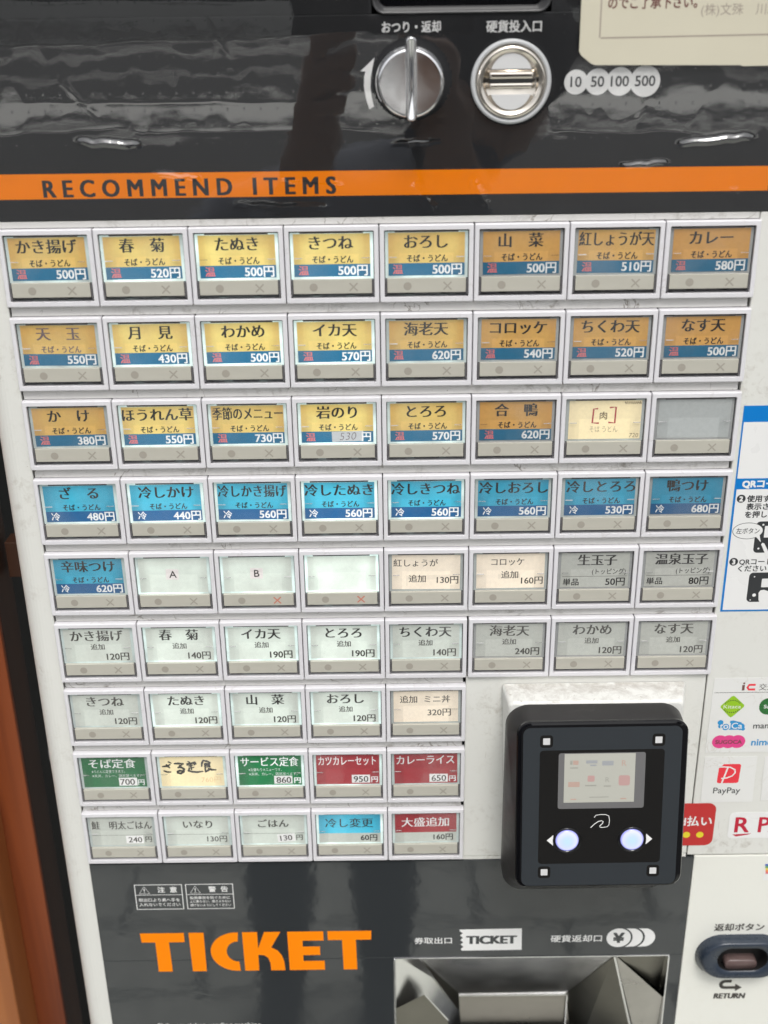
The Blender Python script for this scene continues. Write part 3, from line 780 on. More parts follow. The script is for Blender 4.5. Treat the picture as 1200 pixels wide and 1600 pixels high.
for (xa, t1, lines) in ((-137.4, ('注', '意'), (('取出口より奥へ手を', -360.9, 2.55), ('入れないでください', -364.1, 2.55))),
                        (-109.8, ('警', '告'), (('転倒事故を防ぐために', -359.7, 2.2), ('上に乗らない、揺さぶらない', -362.2, 2.0), ('傾けないようにしてください', -364.8, 2.0)))):
    b = MB().use(M['print_w']); frame(b, xa, xa + 25.8, -367.5, -350.2, .4, 1.95)
    b.prism([(xa + .4, -357.5), (xa + 25.4, -357.5), (xa + 25.4, -357.2), (xa + .4, -357.2)], 1.95)
    b.stroke([(xa + 2.4, -356.4), (xa + 8.0, -356.4), (xa + 5.2, -351.6)], .35, 1.94, True)
    b.prism([(xa + 4.9, -353.2), (xa + 5.5, -353.2), (xa + 5.3, -355.0), (xa + 5.1, -355.0)], 1.94); b.prism(circ(xa + 5.2, -355.6, .28, 8), 1.94)
    o = obj('warning_mark', b.mesh('warning_mark'), None, machine)
    text('warning_lettering', t1[0], 4.2, M['print_w'], o, xa + 14.4, -353.9, 1.94, off=.012, dx=.014)
    text('warning_lettering', t1[1], 4.2, M['print_w'], o, xa + 21.0, -353.9, 1.94, off=.012, dx=.014)
    for s, y, e in lines: text('warning_lettering', s, e, M['print_w'], o, xa + 12.8, y, 1.94, off=.006, maxw=22.2)
text('panel_lettering', '券取出口', 4.9, M['print_w'], machine, 24.2, -392.2, 1.93, off=.008, sx=1.1, maxw=22)
text('panel_lettering', '硬貨返却口', 5.3, M['print_w'], machine, 103.4, -391.9, 1.93, off=.008, sx=1.1, maxw=29.4)
text('panel_lettering', 'Shibaura ticket vending machine', 4.6, M['print_w'], machine, -104.2, -453.3, 1.93, maxw=66.5)
b = MB().use(M['print_w'])
pts = [(73.0, -384.1), (73.4, -399.5), (40.2, -399.6)]
for i in range(9): pts.append((38.9 + (1.5 if i % 2 else 0) + .15 * (8 - i) * .6, -398.6 + 1.62 * i + .2))
pts.append((38.8, -384.4))
b.prism(pts, 1.95)
tk = obj('ticket_mark', b.mesh('ticket_mark'), None, machine)
me_, w_ = lettering('TICKET', 8.0, dy=.022, dx=.062, sx=.8)
text('ticket_mark_lettering', 'TICKET', 8.0, M['panel_low'], tk, 56.5, -391.8, 1.90, dy=.022, dx=.062, sx=.8 * 27.2 / w_)
b = MB().use(M['print_w'])
for cx in (140.2, 133.4):
    b.prism([p for p in arc(cx, -391.7, 6.75, -72, 72, 20)] + [p for p in arc(cx - 6.3, -391.7, 7.45, 62, -62, 16)], 1.95)
b.prism(circ(126.8, -391.7, 6.7, 40), 1.94)
ym = obj('coin_return_mark', b.mesh('coin_return_mark'), None, machine)
text('yen_sign', '¥', 9.6, M['panel_low'], ym, 126.8, -391.6, 1.89, off=.02, dx=.04, sx=1.05)

# ------------------------------------------------------------------ ticket outlet: folded steel chute
ou = MB().use(M['chrome'])
ou.box(2.35, 3.2, -499, -405.1, 1.2, 30, .2); ou.box(155.2, 156.05, -499, -405.1, 1.2, 30, .2); ou.box(2.35, 156.05, -405.05, -404.25, 1.6, 30, .2)
outlet = obj('ticket_outlet', ou.mesh('ticket_outlet'), None, machine)
def plate3(name, polys, mat):
    b = MB().use(mat)
    for q in polys: b.f([b.v(*p) for p in q])
    return obj(name, b.mesh(name, recalc=False), None, outlet)
plate3('chute_back', [[(16, -405.4, 2.2), (128, -405.4, 2.2), (104.9, -461.7, 30), (41, -462, 30)]], M['steel'])
plate3('chute_front', [[(41, -462, 30), (104.9, -461.7, 30), (113, -520, 33), (44.5, -520, 33)]], M['steel_d'])
fz = lambda x: 3 + .17 * (x - 3.5)
plate3('chute_left_wing', [[(3.3, -405.4, 5), (15.9, -405.4, 2.4), (40.9, -461, 29.8)], [(3.3, -405.4, 5), (40.9, -461, 29.8), (44.4, -520, 33)], [(3.3, -405.4, 5), (44.4, -520, 33), (3.3, -520, 5)]], M['steel'])
plate3('chute_left_fold', [[(17.5, -405.6, 1.9), (40.9, -459, 28.6), (41.2, -474, 29)]], M['steel_d'])
plate3('chute_left_flap', [[(3.4, -443.5, fz(3.4)), (19.4, -436.0, fz(19.4)), (33, -458, fz(33)), (44, -520, fz(44)), (3.4, -520, fz(3.4))]], M['steel_d'])
plate3('flap_edge', [[(19.4, -435.9, fz(19.4) - .2), (20.2, -436.3, fz(20) - .2), (34, -458.6, fz(34) - .2), (33, -458.4, fz(33) - .2)]], M['steel'])
plate3('chute_right_wing', [[(124.8, -405.6, 2.0), (105.1, -461.7, 29.8), (113.2, -520, 33)], [(124.8, -405.6, 2.0), (113.2, -520, 33), (152, -520, 18)]], M['steel_d'])
plate3('chute_right_plate', [[(126.2, -405.8, 3.2), (155.1, -438, 4), (154.9, -520, 14)], [(126.2, -405.8, 3.2), (154.9, -520, 14), (152.4, -520, 17)]], M['steel_m'])
plate3('chute_right_top', [[(127.2, -405.5, 2.6), (155.1, -405.5, 8), (155.1, -441, 12)]], M['steel_d'])
plate3('chute_seam', [[(124.9, -405.5, 1.6), (126.1, -405.5, 1.6), (152.9, -520, 15.8), (151.6, -520, 16.4)]], M['steel'])
b = MB().use(M['steel']); b.box(105.2, 105.9, -520, -462, 28.5, 29.6); b.box(41, 105, -462.3, -461.7, 29.2, 29.9)
obj('chute_edge', b.mesh('chute_edge'), None, outlet)

# ------------------------------------------------------------------ return button on the lower right cover
RX, RY = 195.0, -406.2
b = MB().use(M['navyplastic'])
b.loft([rr(RX - .6, RY + .2, 49.5, 33, 16.4, 2), rr(RX - .6, RY + .2, 49.2, 32.6, 16.2, .5), rr(RX, RY - .4, 44.0, 28.0, 13.9, -5.4, 10), rr(RX, RY - .5, 42.6, 26.4, 13.1, -6.2, 10), rr(RX, RY - .6, 41.0, 25, 12.4, -6.4, 10),
        rr(RX, RY - 1.0, 29.0, 18.2, 9.0, -6.4, 10), rr(RX, RY - 1.0, 28.0, 17.2, 8.5, -5.8, 10)] if False else
       [rr(RX - .6, -404.4, 48.5, 28.4, 14.1, 2, 10), rr(RX - .6, -404.4, 48.2, 28.0, 13.9, .5, 10), rr(RX - .6, -402.0, 44.4, 25.8, 12.8, -5.4, 10), rr(RX - .6, -401.9, 43.2, 24.6, 12.2, -6.2, 10), rr(RX - .6, -401.8, 41.8, 23.4, 11.6, -6.4, 10),
        rr(RX - .8, -400.9, 28.4, 17.0, 8.4, -6.4, 10), rr(RX - .8, -400.9, 27.8, 16.4, 8.1, -5.8, 10)], False, False)
rb = obj('return_button', b.mesh('return_button', True), None, machine)
b = MB().use(M['blackplastic'])
b.loft([rr(RX - .8, -400.9, 27.8, 16.4, 8.1, -5.8, 10), rr(RX - .8, -402.8, 27, 16.8, 8.3, 1.6, 10)], False, True)
obj('button_well', b.mesh('button_well'), None, rb)
b = MB().use(M['redbutton'])
b.loft([rr(RX - .4, RY - .9, 18.2, 7.0, 3.2, 1.6, 8), rr(RX - .4, RY - .9, 18.0, 6.8, 3.2, -3.0, 8), rr(RX - .4, RY - .9, 17.0, 5.8, 2.7, -3.7, 8)], False, True)
obj('push_key', b.mesh('push_key', True), None, rb)
text('button_lettering', '返却ボタン', 5.6, M['ink_grey'], machine, 192.8, -385.2, 1.93, off=.013, maxw=28.8)
text('button_lettering', 'RETURN', 5.4, M['ink_grey'], machine, 192.6, -435.6, 1.93, dx=.06, dy=.025, shear=.12, maxw=17.6)
b = MB().use(M['ink_grey'])
b.stroke([(192.8, -424.7)] + arc(189.3, -427.1, 2.4, 90, 270, 10) + [(195.5, -429.5)], 2.1, 1.94)
b.prism([(195.0, -426.6), (199.0, -429.5), (195.3, -432.3)], 1.935)
obj('return_arrow', b.mesh('return_arrow'), None, machine)

# ------------------------------------------------------------------ white mount and card reader
b = MB().use(M['mount'])
b.loft([rr(103.3, -284.6, 91.0, 117.2, 2.2, 1.7, 5), rr(103.2, -284.6, 90.6, 116.6, 2.2, .8, 5), rr(102.0, -283.1, 85.4, 113.4, 3.0, -13.4, 5), rr(102.0, -283.1, 84.2, 112.2, 2.6, -14.4, 5), rr(102.0, -283.1, 82.8, 110.6, 2.0, -14.8, 5)], False, True)
for v_ in b.bm.verts:                                 # its left edge leans in towards the bottom
    if v_.co.x < .08: v_.co.x += .0042 * (-.226 - v_.co.z) / .117
mount = obj('reader_mount', b.mesh('reader_mount'), None, machine)

TILT, ROLL = R(-9), R(-.25)
reader = empty('card_reader', (102.65, -228, -30), 'black square contactless card reader with small display and two glowing blue buttons', 'card reader')
reader.rotation_euler = (TILT, ROLL, 0)
rinv = (Matrix.Rotation(ROLL, 4, 'Y') @ Matrix.Rotation(TILT, 4, 'X')).inverted()
def world_to_reader(x, y, z):
    v = rinv @ Vector((x - 102.65, z + 30, y + 228)); return (v.x, v.z, v.y)
back = [world_to_reader(*p) for p in rr(101.2, -281.2, 86.0, 107.5, 11, -14.7, 8)]
back2 = [world_to_reader(*p) for p in rr(101.2, -281.0, 85.6, 107.2, 11, -22.5, 8)]
fr0 = rr(0, -43.8, 79, 86, 6, 3.0, 8)
b = MB().use(M['blackplastic']); b.loft([back, back2, fr0], False, False)
obj('reader_case', b.mesh('reader_case', True), None, reader, (0, 0, 0), True)
b = MB().use(M['blackgloss'])
b.loft([rr(0, -43.8, 79.4, 86.4, 6, 3.2, 8), rr(0, -43.75, 81.2, 88.3, 6.4, 2.6, 8), rr(0, -43.75, 81.4, 88.5, 6.5, .9, 8), rr(0, -43.75, 80.4, 87.5, 6.2, .2, 8), rr(0, -43.9, 77.0, 86.0, 5, 0, 8)], True, True)
obj('face_frame', b.mesh('face_frame'), None, reader, (0, 0, 0), True)
b = MB().use(M['glass_slate']); b.prism(rr(0, -44.4, 75.4, 84.4, 3.6, None, 8), -.06)
g = obj('face_glass', b.mesh('face_glass'), None, reader, (0, 0, 0), True)
b = MB().use(M['glass_black']); b.prism(rr(0, -44.3, 59.4, 60.6, 1.8), -.10)
obj('black_area', b.mesh('black_area'), None, g, (0, 0, 0), True)
for sx, sy in ((-26.6, -9.3), (26.6, -9.3), (-26.6, -79.2), (26.6, -79.2)):
    b = MB().use(M['glass_black']); b.prism(rr(0, 0, 6.1, 6.4, 1.5), 0); b.use(M['white_px']); b.prism(rr(0, 0, 3.3, 3.4, .2, None, 2), -.03)
    obj('target_mark', b.mesh('target_mark'), None, g, (sx, sy, -.12), True)
b = MB().use(M['lcdframe']); b.prism(rr(0, -30.2, 41.4, 29.4, 1.2), -.13)
disp = obj('display', b.mesh('display'), None, reader, (0, 0, 0), True)
def lcd_mat():
    m, n, l, p = nodes_of('lit display'); 
    p.inputs['Base Color'].default_value = (.28, .28, .26, 1); p.inputs['Emission Color'].default_value = (.62, .61, .50, 1)
    p.inputs['Emission Strength'].default_value = .33 * EM; p.inputs['Roughness'].default_value = .15
    return m
M['lcd'] = lcd_mat()
b = MB().use(M['lcd']); b.prism([(-17.9, -41.6), (15.9, -41.6), (15.9, -15.9), (-17.9, -15.9)], -.16)
obj('screen', b.mesh('screen'), None, disp, (0, 0, 0), True)
def faded(name, c):
    c = [.85 * a + .15 * b_ for a, b_ in zip(c, (.62, .61, .50))]
    m = lamp(name, c, .33); m.node_tree.nodes['Principled BSDF'].inputs['Base Color'].default_value = (*[.48 * v for v in c], 1); return m
for nm, c in (('f_red', (.60, .40, .34)), ('f_pink', (.62, .36, .35)), ('f_grey', (.40, .40, .36)), ('f_blue', (.40, .42, .46)), ('f_dim', (.60, .59, .50))): M[nm] = faded(nm, c)
b = MB()
b.use(M['f_grey']); b.box(-15.2, -14.1, -21.6, -19.4, -.2, -.19)
b.use(M['f_red']); b.box(-13.8, -11.2, -21.6, -19.4, -.2, -.19); b.box(-15.9, -10.4, -33.3, -30.6, -.2, -.19)
b.use(M['f_grey']); b.box(-15.2, -11.4, -23.6, -22.9, -.2, -.19)
b.use(M['f_blue']); b.box(-7.6, -2.2, -21.0, -19.4, -.2, -.19); b.box(.1, 5.5, -22.2, -19.8, -.2, -.19); b.box(-5.6, -2.6, -22.4, -21.6, -.2, -.19)
b.use(M['f_pink']); b.prism(rr(-5.0, -29.0, 3.4, 3.2, .6), -.2); b.prism(rr(10.9, -30.2, 5.4, 5.4, 1.1), -.2)
b.use(M['f_grey']); b.box(-7.8, -2.4, -33.0, -32.3, -.2, -.19); b.box(1.2, 4.6, -33.4, -32.7, -.2, -.19); b.box(-5.6, 3.8, -39.1, -38.6, -.2, -.19)
b.use(M['f_dim']); b.box(-17.4, 15.4, -40.6, -40.4, -.2, -.19)
b.use(M['f_red']); b.box(-14.6, -11.8, -40.2, -39.5, -.2, -.19); b.box(9.4, 12.2, -40.2, -39.5, -.2, -.19)
obj('screen_icons', b.mesh('screen_icons'), None, disp, (0, 0, 0), True)
text('screen_letter', 'R', 4.4, M['f_red'], disp, 10.6, -21, -.2, True, off=.0)
text('screen_letter', 'R', 3.8, M['f_grey'], disp, 2.9, -29.6, -.2, True, off=.0)
# contactless mark
b = MB().use(M['print_w'])
b.stroke([(-1.5, -50.4), (-2.6, -51.6), (-2.9, -49.8), (-2.2, -48.6), (0, -48.2), (2.6, -48.3), (4.1, -49.0), (4.5, -51.3), (4.3, -53.9), (3.4, -54.9), (1.2, -55.2)][2:], .32, -.15)
b.stroke([(-4.5, -55.2), (-2.6, -53.2), (-1.0, -52.0), (.6, -51.5), (1.5, -52.0), (1.2, -53.0), (-.2, -54.4), (.1, -55.0), (1.2, -55.2)], .38, -.15)
obj('contactless_mark', b.mesh('contactless_mark'), None, g, (0, 0, 0), True)
def glow_button_mat():
    m, n, l, p = nodes_of('glowing blue key')
    tc = n.new('ShaderNodeTexCoord'); vm = n.new('ShaderNodeVectorMath'); vm.operation = 'LENGTH'; l.new(tc.outputs['Object'], vm.inputs[0])
    cr = n.new('ShaderNodeValToRGB'); mr = n.new('ShaderNodeMapRange'); mr.inputs['From Max'].default_value = .0058
    l.new(vm.outputs['Value'], mr.inputs['Value']); l.new(mr.outputs[0], cr.inputs[0])
    e = cr.color_ramp.elements; e[0].position = 0; e[0].color = (.28, .68, 1.05, 1); e[1].position = 1; e[1].color = (.05, .07, .80, 1)
    q = e.new(.45); q.color = (.40, .60, 1.0, 1); q = e.new(.80); q.color = (.62, .66, 1.0, 1)
    l.new(cr.outputs[0], p.inputs['Emission Color']); p.inputs['Emission Strength'].default_value = .78 * EM
    p.inputs['Base Color'].default_value = (.3, .3, .4, 1); p.inputs['Roughness'].default_value = .25
    return m
M['bluekey'] = glow_button_mat()
for sx in (-1, 1):
    b = MB().use(M['bluekey']); b.loft([circ(0, 0, 5.7, 40, .3), circ(0, 0, 5.5, 40, -.5), circ(0, 0, 4.6, 40, -.95), circ(0, 0, 2.6, 40, -1.2), circ(0, 0, .01, 40, -1.3)], False, True)
    k = obj('blue_button', b.mesh('blue_button', True), None, reader, (sx * 15.75, -61.9, 0), True)
    b = MB().use(M['blackgloss']); b.loft([circ(0, 0, 7.0, 40, .1), circ(0, 0, 6.8, 40, -.7), circ(0, 0, 6.3, 40, -.9), circ(0, 0, 5.75, 40, -.3)], False, False)
    obj('button_ring', b.mesh('button_ring', True), None, k, (0, 0, 0), True)
    b = MB().use(M['print_w']); b.prism([(sx * 25.6, -61.8), (sx * 22.5, -58.9), (sx * 22.5, -64.7)], -.15)
    obj('arrow_mark', b.mesh('arrow_mark'), None, g, (0, 0, 0), True)

# ------------------------------------------------------------------ stickers and papers on the machine
def sticker(name, pts, mat, label, cat='sticker', z=1.95, th=.12):
    cx = sum(p[0] for p in pts) / len(pts); cy = sum(p[1] for p in pts) / len(pts)
    b = MB().use(mat); b.prism([(x - cx, y - cy) for x, y in pts], 0, th)
    o = obj(name, b.mesh(name), None, None, (cx, cy, z - th)); o['label'] = label; o['category'] = cat
    return o
def pr(name, b, parent, z=0): return obj(name, b.mesh(name), None, parent, (0, 0, z))
M['stk_white'] = simple('white sticker', (.78, .78, .77), .28, var=.03, scale=40)
M['stk_clear'] = grimy('milky sticker', (.76, .76, .74), dirt=(.5, .46, .38), amount=.5, rough=.3, seed=31, scratch=.3)
M['stk_blue'] = simple('cyan blue print', (.0, .185, .56), .3)
M['lime'] = simple('lime green print', (.28, .52, .01), .35)
M['suicagreen'] = simple('dark green print', (.02, .15, .03), .35)
M['cyan'] = simple('sky blue print', (.02, .27, .58), .35)
M['magenta'] = simple('magenta print', (.72, .05, .24), .35)
M['logo_red'] = simple('bright red print', (.78, .03, .05), .3)
M['deep_red'] = simple('deep red print', (.50, .02, .02), .3, var=.05)
M['crimson'] = simple('crimson print', (.50, .0, .03), .3)
M['dotyellow'] = simple('yellow dot print', (.75, .62, .02), .35)
M['brown'] = simple('brown print', (.16, .06, .05), .4)

# instruction sheet
qr = sticker('instruction_sticker', [(161.9, -82.3), (236, -82.3), (236, -186.8), (161.9, -186.8)], M['stk_blue'], 'white instruction sticker with a blue frame at the right edge of the machine front')
b = MB().use(M['stk_white']); b.prism([(162.6, -90), (235.2, -90), (235.2, -117.4), (162.6, -117.4)], 1.79); b.prism([(162.9, -122.8), (235.2, -122.8), (235.2, -185.9), (162.9, -185.9)], 1.79)
pr('white_field', b, qr)
def qt(s, em, x, y, mat=M['print_d'], **kw): return text('sheet_lettering', s, em, mat, qr, x, y, 1.74, align='l', **kw)
qt('QRコード', 4.4, 165.4, -120.1, M['print_w'], off=.03, dx=.03)
for n_, y in (('2', -127.5), ('3', -160.0)):
    b = MB().use(M['print_d']); b.prism(circ(165.5, y, 2.05, 24), 1.75); q = pr('step_mark', b, qr); text('step_number', n_, 3.4, M['stk_white'], qr, 165.5, y, 1.71, off=.03)
qt('使用する', 3.6, 168.3, -127.6, off=.016); qt('表示され', 3.6, 168.4, -131.6, off=.016); qt('を押してください', 3.6, 168.2, -135.6, off=.016)
qt('QRコードを', 3.6, 168.2, -160.1, off=.011); qt('ください', 3.6, 168.0, -163.7, off=.011)
b = MB().use(M['print_d']); b.prism(rr(186.5, -147.3, 25, 16.2, 2), 1.76); b.use(M['stk_white'])
b.prism(rr(185, -144.5, 13.6, 6, .3), 1.74); b.prism(circ(177.3, -140.9, .5, 10), 1.74); b.prism(circ(176.4, -153.2, .5, 10), 1.74)
b.prism([(177.4, -151), (178.0, -150.2), (178.9, -150.6), (182.5, -157), (180.8, -158)], 1.73)
pr('reader_picture', b, qr)
b = MB().use(M['print_d']); b.prism(circ(170.4, -143.95, 7.2, 36, None, 4.25), 1.735); b.prism([(173.4, -146.3), (177.6, -150.6), (176.2, -145.0)], 1.735)
b.use(M['stk_white']); b.prism(circ(170.4, -143.95, 6.95, 36, None, 4.0), 1.725); b.prism([(173.6, -146.0), (177.1, -149.9), (175.9, -145.0)], 1.72)
pr('speech_bubble', b, qr)
text('sheet_lettering', '左ボタン', 3.3, M['print_d'], qr, 170.4, -144.0, 1.69, off=.002, maxw=10.9)
b = MB().use(M['print_d']); b.prism(rr(186.5, -173.8, 25.5, 15.8, 2), 1.76); b.use(M['stk_white'])
b.prism(rr(189.5, -171.5, 19, 4.6, .3), 1.74); b.prism(circ(177.2, -178.0, .9, 16), 1.74); b.prism(circ(176.3, -168.1, .35, 8), 1.74); b.prism(circ(175.6, -180.6, .35, 8), 1.74)
b.prism([(179.2, -176.8), (180.0, -175.4), (181.6, -175.2), (184, -176), (186, -184), (181, -183.6), (179.6, -180.6)], 1.73)
pr('reader_picture', b, qr)

# transport card sticker
tr_ = sticker('transport_card_sticker', [(163.0, -224.4), (236, -224.4), (236, -268.8), (162.6, -268.8)], M['stk_clear'], 'pale sticker listing green, blue and pink transport card emblems, above the other payment stickers')
b = MB().use(M['ink_grey']); b.prism([(163.7, -233.0), (236, -233.0), (236, -232.75), (163.7, -232.75)], 1.80)
b.use(M['brown']); b.prism([(177.2, -231.7), (178.5, -231.7), (178.5, -228.5), (177.2, -228.5)], 1.80); b.prism(circ(178.0, -227.6, .55, 12), 1.80)
b.use(M['logo_red']); b.stroke([(183.8, -228.5), (180.6, -228.5), (179.9, -230), (180.6, -231.2), (183.8, -231.2)], 1.15, 1.80)
pr('ic_emblem', b, tr_)
text('sticker_lettering', '交通系', 4.2, M['ink_grey'], tr_, 185.6, -229.9, 1.79, align='l', off=.0)
b = MB().use(M['lime']); b.prism([(173.5, -234.8), (174.4, -235.3), (179.4, -240.2), (179.4, -241.3), (174.4, -246.9), (173.4, -247.6), (172.4, -246.9), (167.7, -241.6), (167.7, -240.6), (172.5, -235.3)], 1.81)
b.use(M['print_d'])
for sgn in (1, -1):
    for i in range(9):
        a = R(90 + sgn * 0 + (i - 4) * 14); x = 173.5 + 4.4 * math.cos(a); y = -241.1 + sgn * 3.6 * math.sin(a)
        b.prism(circ(x, y, .33, 6), 1.80)
k = pr('green_diamond_emblem', b, tr_)
text('emblem_lettering', 'Kitaca', 3.0, M['stk_white'], k, 173.5, -241.1, 1.78, off=.0, maxw=9.6, sx=1.2)
b = MB().use(M['suicagreen']); b.prism(rr(192.3, -241.3, 10.6, 9.8, 4.6), 1.81)
b.use(M['print_d'])
for i in range(12): b.prism(circ(192.3 + 4.1 * math.cos(i * R(30)), -241.3 + 3.8 * math.sin(i * R(30)), .33, 6), 1.80)
k = pr('green_emblem', b, tr_); text('emblem_lettering', 'Suica', 3.0, M['stk_white'], k, 192.4, -241.3, 1.78, maxw=7, off=.01)
tb = MB().use(M['cyan'])
for (x, y, r) in ((168.6, -250.6, 1.5), (168.9, -252.8, 1.3), (171.4, -253.3, 1.9), (179.0, -253.2, 2.1), (180.4, -254.6, 1.0)): tb.prism(circ(x, y, r, 18), 1.82 - r * .01)
tb.prism([(173.2, -255.0), (180, -255.0), (179.2, -250.6), (175.0, -249.4), (173.4, -249.6)], 1.79)
k = pr('blue_emblem', tb, tr_)
text('emblem_lettering', 'toICa', 5.0, M['stk_white'], k, 174.1, -252.5, 1.76, off=.006, maxw=11.6)
text('emblem_lettering', 'manaca', 4.9, M['print_d'], tr_, 185.4, -252.6, 1.79, align='l', off=.006)
b = MB().use(M['magenta'])
for x, zz in ((169.4, 1.81), (173.9, 1.805), (178.4, 1.80)): b.prism(circ(x, -262.25, 3.95, 30), zz)
k = pr('pink_emblem', b, tr_)
text('emblem_lettering', 'SUGOCA', 3.3, M['brown'], k, 173.9, -262.3, 1.775, off=.012, dx=.012, maxw=14.0)
text('emblem_lettering', 'nimoca', 5.6, M['cyan'], tr_, 185.6, -262.6, 1.79, align='l', off=.014)

pp = sticker('mobile_payment_sticker', [(162.8, -271.4), (189.6, -271.4), (190.2, -300.0), (163.2, -300.0)], M['stk_clear'], 'white square sticker with a red tilted P emblem over small dark lettering')
b = MB().use(M['logo_red'])
sk = .0
pts = rr(176.15, -282.0, 11.2, 11.9, 1.3)
b.prism([(x + (y + 282) * .03, y) for x, y in pts], 1.81)
b.use(M['stk_white']); b.stroke([(170.0, -278.0), (173.0, -277.7), (176.5, -278.0), (179.0, -279.6), (179.3, -281.4), (178.0, -283.4), (175.2, -284.7), (172.4, -285.0)], .75, 1.79); b.stroke([(175.3, -277.9), (174.6, -281), (173.8, -284.4), (173.0, -287.9)], .85, 1.785)
b.use(M['stk_white']); b.prism([(170.1, -275.9), (170.1, -277.9), (171.8, -277.6), (173.0, -275.9)], 1.79)
pr('red_emblem', b, pp)
text('emblem_lettering', 'PayPay', 5.2, M['print_d'], pp, 176.1, -292.4, 1.79, off=.003, maxw=18.2)

# square neighbouring sticker edge, mostly outside the picture
nb = sticker('blank_sticker', [(193.5, -271.8), (222, -271.8), (222, -299.2), (194.3, -299.2)], M['stk_clear'], 'dingy blank white sticker right of the red P emblem sticker')
rd = sticker('red_payment_sticker', rr(157.8, -314.4, 28.2, 27.4, 4.2, None, 8), M['deep_red'], 'red rounded sticker with white characters and yellow dots behind the card reader', z=1.93)
text('sticker_lettering', 'au PAY', 4.4, M['stk_white'], rd, 157.6, -305.6, 1.79) if False else None
text('sticker_lettering', 'd払い', 6.9, M['stk_white'], rd, 170.3, -312.2, 1.76, align='r', off=.012, dx=.02)
for x in (150.6, 157.8, 164.9):
    b = MB().use(M['dotyellow']); b.prism(circ(x, -321.05, 1.95, 28), 1.78); pr('yellow_dot', b, rd)
rp = sticker('red_lettering_sticker', rr(206.0, -315.3, 53, 16.8, 2.4), M['stk_white'], 'white sticker with a large crimson underlined R, lowest on the right cover')
text('sticker_lettering', 'R', 14.0, M['crimson'], rp, 186.6, -314.6, 1.78, off=.008, dx=.02, maxw=7.2)
text('sticker_lettering', 'PAY', 14.0, M['crimson'], rp, 195.4, -314.7, 1.78, off=.008, dx=.02, align='l', sx=.9)
b = MB().use(M['crimson']); b.prism([(181.9, -321.1), (192.1, -320.6), (190.0, -321.5), (184.1, -322.5)], 1.79); pr('underline', b, rp)
M['rb'] = [simple('rainbow print %d' % i, c, .4) for i, c in enumerate(((.05, .12, .45), (.12, .35, .12), (.75, .65, .08), (.8, .25, .08), (.7, .15, .2)))]
rs = sticker('rainbow_sticker', [(201.8, -340.9), (214, -340.9), (214, -352.2), (201.8, -352.2)], M['stk_white'], 'small white sticker with rainbow stripes just under the horizontal seam')
for i in range(5):
    b = MB().use(M['rb'][i]); b.prism([(201.9 + .2 * i, -341.2 - 1.35 * i), (213.8, -341.2 - 1.35 * i), (213.8, -342.5 - 1.35 * i), (201.9 + .2 * i, -342.5 - 1.35 * i)], 1.80); pr('stripe', b, rs)

# notice paper taped on the upper panel
M['notice'] = simple('cream laminated paper', (.59, .555, .44), .3, var=.05, scale=30)
M['notice_rule'] = simple('grey printed rule', (.36, .31, .26), .4)
no = sticker('notice_paper', [(79.6, 150), (79.9, 66.6), (80.9, 64.9), (85.0, 61.9), (86.6, 61.4), (144, 60.6), (145.2, 60.2), (236, 61.0), (236, 150)], M['notice'], 'cream notice sheet with a grey frame line covering the top right of the panel', 'notice', z=.2, th=.3)
b = MB().use(M['notice_rule']); b.prism([(88.2, 71.6), (232, 72.6), (232, 72.0), (88.0, 71.0)], -.14); b.prism([(88.0, 71.6), (87.6, 145), (87.0, 145), (87.4, 71.4)], -.14)
pr('frame_line', b, no)
text('notice_lettering', 'のでご了承下さい。', 5.0, M['brown'], no, 90.3, 83.9, -.16, align='l', off=.012, dx=.01, maxw=34.5)
text('notice_lettering', '(株)文殊　川越店', 4.6, M['notice_rule'], no, 126.6, 81.0, -.16, align='l', off=.0)

